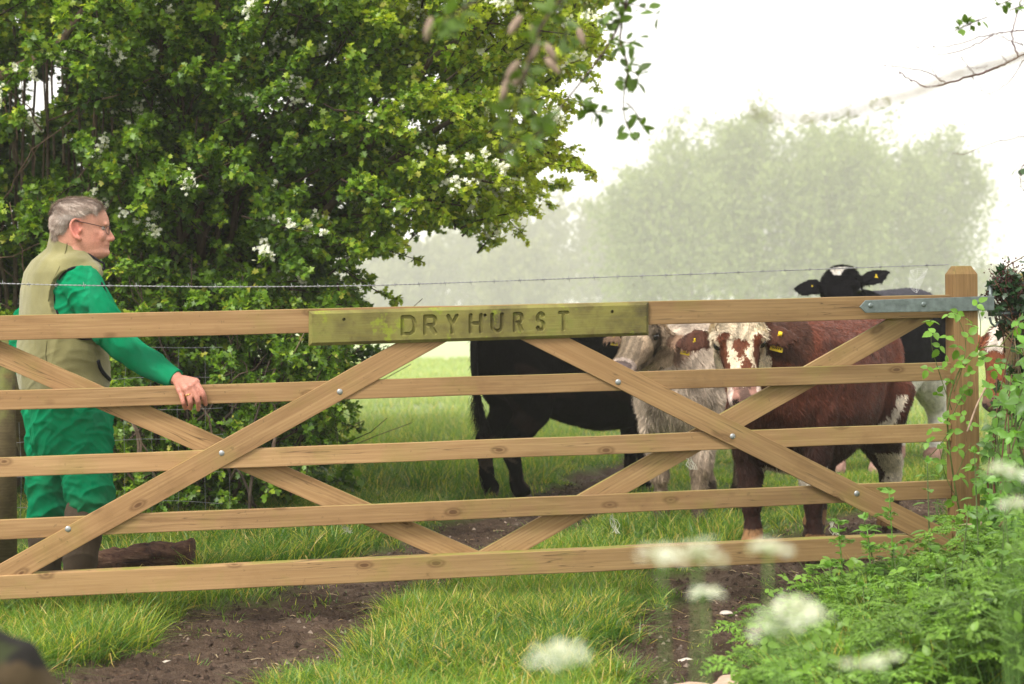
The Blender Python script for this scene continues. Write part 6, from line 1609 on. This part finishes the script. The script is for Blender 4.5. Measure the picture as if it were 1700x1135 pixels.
# ------------------------------------------------------------------ cobweb between wire and top rail
web = MB(); hub = at(1521, 466, 8.32); rim = [(1511, 449), (1524, 445), (1540, 446), (1535, 458), (1528, 474), (1522, 486), (1512, 478), (1509, 462)]
rp_ = [np.array(at(a, b_, 8.32 + .01 * math.sin(i))) for i, (a, b_) in enumerate(rim)]; hb_ = np.array(hub)
for p in rp_: web.tube([hb_, p], .0005, 3, cap=False)
for f in (.25, .4, .55, .7, .85, 1.0):
    for a, b_ in zip(rp_, rp_[1:] + rp_[:1]): p, q = hb_ + (a - hb_) * f, hb_ + (b_ - hb_) * f; web.tube([p, (p + q) / 2 + np.array([0, 0, -.0025]), q], .00045, 3, cap=False)
o = web.build('cobweb', flat_mat('dewy_silk', (.75, .75, .75), .5, .5)); tag(o, 'dewy white cobweb slung between the barbed wire and the top rail', 'cobweb')
# ------------------------------------------------------------------ left fence
M_oldpost = wood_mat('fence_timber', (.11, .09, .045), (.045, .033, .018), 1.0, (.17, .19, .04))
f1 = empty('fence', (at(0, 900, 9.0).x, 9.0, 0), 'old mossy post with diagonal strut and sagging sheep netting behind the man', 'fence')
m = MB(); c0 = at(2, 700, 9.0); m.tube([(c0.x, 9.0, -.05), (c0.x + .005, 9.0, .6), (c0.x, 9.0, 1.16)], [.066, .063, .060], 12); m.build('post', M_oldpost, f1)
m = MB(); m.tube([at(-10, 560, 9.06), at(30, 690, 9.25), at(75, 840, 9.6)], .045, 10); m.build('strut', M_oldpost, f1)
m = MB()
for k, y0 in enumerate((588, 636, 688, 735, 790, 845, 885)):
    C = bez([at(x, y0 - x * .03 + rng.normal(0, 3), 9.15 + max(0, x) * .0022) for x in range(-330, 430, 70)], 90); m.tube(C, .0013, 4, cap=False)
for x in range(-320, 420, 44):
    m.tube(bez([at(x + rng.normal(0, 2), y - x * .03, 9.15 + max(0, x) * .0022) for y in (588, 680, 790, 885)], 14), .0008, 4, cap=False)
m.build('netting', M_wire, f1)
# ------------------------------------------------------------------ log
def rock(name, c, d, mat, label, cat, seed, rz=0, amp=.3):
    m = MB(); m.sphere((0, 0, 0), 1, 28, 18); V = np.concatenate(m.V); N = unit(V)
    q = vnoise3(N * 1.6 + seed) - .5; q2 = vnoise3(N * 5 + seed * 2) - .5; V = V * (1 + amp * q[:, None] * 1.6 + amp * .35 * q2[:, None]); V = V * np.array(d) / 2
    cz, sz = math.cos(rz), math.sin(rz); V = np.stack([V[:, 0] * cz - V[:, 1] * sz, V[:, 0] * sz + V[:, 1] * cz, V[:, 2]], 1)
    me_ = mesh_obj(name, V, None, np.concatenate(m.Q), mat, None, None, True, world=False); me_.location = c; tag(me_, label, cat); return me_
lg = MB(); A_ = at(150, 940, 8.75); B2 = at(322, 930, 8.85); A_.z = .085; B2.z = .10
n_ = 60; th_ = np.arange(28) / 28 * 2 * np.pi; V = []
for i in range(n_):
    f = i / (n_ - 1); c = np.array(A_) * (1 - f) + np.array(B2) * f; r_ = (.050 + .026 * f ** .6) * (1 if 0 < i < n_ - 1 else .86)
    rr = r_ * (1 + .28 * (fbm(th_ * 2.2 + 3, np.full(28, f * 9), 4) - .5) * 2 * (.9) + .18 * (fbm(th_ * 6, np.full(28, f * 22), 2) - .5))
    rr[-1] = (rr[-2] + rr[0]) / 2
    for t, q in zip(th_, rr): V.append(c + np.array([0, 1, 0]) * q * math.cos(t) + np.array([0, 0, 1]) * q * math.sin(t))
Q = [[i * 28 + j, i * 28 + (j + 1) % 28, (i + 1) * 28 + (j + 1) % 28, (i + 1) * 28 + j] for i in range(n_ - 1) for j in range(28)]
V += [A_, B2]; T = [[n_ * 28, (j + 1) % 28, j] for j in range(28)] + [[n_ * 28 + 1, (n_ - 1) * 28 + j, (n_ - 1) * 28 + (j + 1) % 28] for j in range(28)]
lg.add(np.array([list(v_) for v_ in V]), T, Q)
s = NT('rotten_bark'); b = s.bsdf(.85, .25); v = s.coords((1, 4, 4)); n1 = s.noise(v, 7, 6, .7, 1.0)
s.l(s.ramp(n1, [(.3, (.012, .007, .005)), (.45, (.05, .022, .014)), (.6, (.10, .05, .03)), (.75, (.20, .13, .08))]), b.inputs['Base Color']); s.bump(n1, b, 1.0, .02)
o = lg.build('log', s.m); tag(o, 'short rotten dark-barked log lying in the grass beside the boots', 'log')
# ------------------------------------------------------------------ stones, wool, crumbs
M_stone = flat_mat('chalky_stone', (.48, .42, .36), .85, .2, 0, .25, 30, .4); M_stone2 = flat_mat('pinkish_stone', (.50, .34, .26), .85, .2, 0, .25, 20, .5)
def gstone(px, py, d, mat, label, seed, rz=0):
    p = ground_at(px, py, 0); z = gz1(p.x, p.y); rock('stone', (p.x, p.y, z + d[2] * .2), d, mat, label, 'stone', seed, rz)
gstone(1139, 1079, (.060, .04, .028), M_stone, 'small white stone on the bare soil of the right wheel rut', 3)
gstone(1228, 1128, (.20, .13, .075), M_stone2, 'large pinkish stone at the bottom edge, right one of the pair', 7, .2)
gstone(1150, 1133, (.17, .10, .05), M_stone2, 'flatter pinkish stone at the bottom edge, left one of the pair', 12, -.1)
gstone(884, 1068, (.045, .03, .02), M_stone, 'tiny pale stone at the foot of the central grass strip', 21)
gstone(279, 1068, (.055, .03, .018), M_stone, 'flat buff stone in the left wheel rut', 31)
gstone(1124, 884, (.07, .05, .05), M_stone, 'pale stone in the grass under the beige calf', 41)
gstone(1205, 1002, (.05, .04, .02), M_stone, 'light stone on the mud below the bottom rail', 47)
P = rng.random((110000, 2)); P = np.stack([(P[:, 0] - .5) * 7.6, 5.6 + 7.5 * P[:, 1]], 1); mk = mud_mask(P[:, 0], P[:, 1]); P = P[mk > .35][:20000]; n = len(P)
sz = .003 + .015 * rng.random(n) ** 4; z = gz(P[:, 0], P[:, 1]); V = np.array([[1, 0, 0], [-.6, .8, 0], [-.5, -.9, .1], [0, 0, .9]], float)
VV = []; 
rot = rng.uniform(0, 6.28, n); c1, s1 = np.cos(rot), np.sin(rot)
for k in range(4): x, y, q = V[k]; VV.append(np.stack([P[:, 0] + sz * (x * c1 - y * s1), P[:, 1] + sz * (x * s1 + y * c1), z + sz * (q - .1)], 1))
VV = np.stack(VV, 1).reshape(-1, 3); T = (np.arange(n) * 4)[:, None, None] + np.array([[[0, 1, 3], [1, 2, 3], [2, 0, 3]]])
cc = np.where((rng.random(n) < .05)[:, None], np.array([.20, .155, .12]), np.array([.055, .036, .026])) * rng.uniform(.5, 1.6, (n, 1))
cr = mesh_obj('soil_crumbs', VV, T.reshape(-1, 3), None, M_bark, None, np.repeat(cc, 4, 0), False); tag(cr, 'crumbs of soil and grit scattered over the muddy ruts', 'soil', kind='stuff')
# dry twigs and straw lying in the ruts
P = P[rng.choice(len(P), 620, replace=False)]; m = MB()
for x, y in P:
    a = rng.uniform(0, 3.14); L_ = rng.uniform(.015, .07); z = gz1(x, y) + .006; m.tube([(x, y, z), (x + math.cos(a) * L_ * .5, y + math.sin(a) * L_ * .5, z + .004), (x + math.cos(a) * L_, y + math.sin(a) * L_, z)], .0013, 4, [(.30, .20, .11), (.12, .07, .045), (.42, .33, .2)][rng.integers(3)])
o = m.build('straw_litter', M_bark); tag(o, 'dry straw and twig litter on the mud', 'litter', kind='stuff')
M_wool = leaf_mat('wool', .3, .9, .1)
for px, py, nm, dr in ((1018, 856, 'hanging under the fourth rail near the beige calf', 30), (572, 872, 'caught under the fourth rail left of the mud', 14), (1384, 868, 'on the weeds before the bottom rail', 22), (1146, 764, 'on the upper edge of the brace', 16)):
    m = MB(); p0 = np.array(gpt(px, py)) + np.array(GN) * .03
    for k in range(9):
        C = bez([p0 + rng.normal(0, .006, 3), p0 + np.array([rng.normal(.01, .012), rng.normal(0, .006), -dr / 400 * .5]), p0 + np.array([rng.normal(.02, .012), 0, -dr / 400])], 9) + rng.normal(0, .002, (9, 3)); m.tube(C, .0009, 3, (.75, .75, .72), cap=False)
    o = m.build('wool_tuft', M_wool); tag(o, 'thin white wisp of wool ' + nm, 'wool', 'wisps of wool caught on the gate')
# ------------------------------------------------------------------ crouching figure in camouflage, only the shoulder shows at the bottom left
cp = empty('person', (-.965, 2.62, 0), 'out-of-focus crouching person in camouflage clothing, only a rounded shoulder in view at the bottom left', 'person'); K = MB()
o3 = np.array([-.965, 2.62, .025])
chain(K, [o3 + [-.06, 0, .40], o3 + [0, 0, .62], o3 + [.04, 0, .80]], [.17, .16, .15], 20)
for sg in (1, -1):
    chain(K, [o3 + [.06, .16 * sg, .80], o3 + [.26, .20 * sg, .70], o3 + [.08, .26 * sg, .50]], [.085, .075, .055], 16)
    chain(K, [o3 + [-.02, .10 * sg, .38], o3 + [-.34, .14 * sg, .50], o3 + [-.30, .14 * sg, .06]], [.10, .075, .055], 16); chain(K, [o3 + [-.30, .14 * sg, .05], o3 + [-.42, .14 * sg, .035]], [.05, .04], 12)
chain(K, [o3 + [.02, 0, .92], o3 + [-.02, 0, 1.02]], [.06, .055], 14); K.sphere(o3 + [-.05, 0, 1.10], (.098, .078, .115), 20, 14)
for sg in (1, -1): chain(K, [o3 + [.08, .26 * sg, .50], o3 + [-.02, .22 * sg, .50]], [.035, .03], 10)
me, V, N = sculpt(K, .012, 5); V2 = V + N * ((fbm(V[:, 0] * 14, V[:, 2] * 14, 3) - .5) * .02)[:, None]
q = fbm(V[:, 0] * 9 + 5, V[:, 2] * 8 + V[:, 1] * 6, 3); q2 = fbm(V[:, 0] * 11 + 50, V[:, 2] * 9 + V[:, 1] * 8, 3)
Cq = np.tile([.034, .040, .018], (len(V), 1)); Cq[q > .56] = (.020, .018, .016); Cq[(q2 > .58)] = (.07, .05, .028); Cq[(q < .40)] = (.15, .16, .12)
hm = V[:, 2] > .97; Cq[hm] = (.52, .32, .24); Cq[V[:, 2] > 1.13] = (.12, .08, .05)
me.transform(Matrix.Identity(4)); finish(me, V2 - o3, Cq, 'body', vcol_mat('camouflage_cloth', .85, .1, .3, 40, .2), cp)

# ------------------------------------------------------------------ haze
hz = MB(); hz.box((0, 365, 4.5), (1010, 810, 43))
s = NT('haze'); s.out
pv = s.n('ShaderNodeVolumePrincipled'); pv.inputs['Color'].default_value = (.80, .79, .76, 1); pv.inputs['Density'].default_value = .0017
pv.inputs['Anisotropy'].default_value = .2
s.l(pv.outputs[0], s.out.inputs['Volume'])
haze = hz.build('haze', s.m, None, False)
tag(haze, 'pale morning mist hanging over the field and swallowing the distant trees', 'mist', kind='stuff')
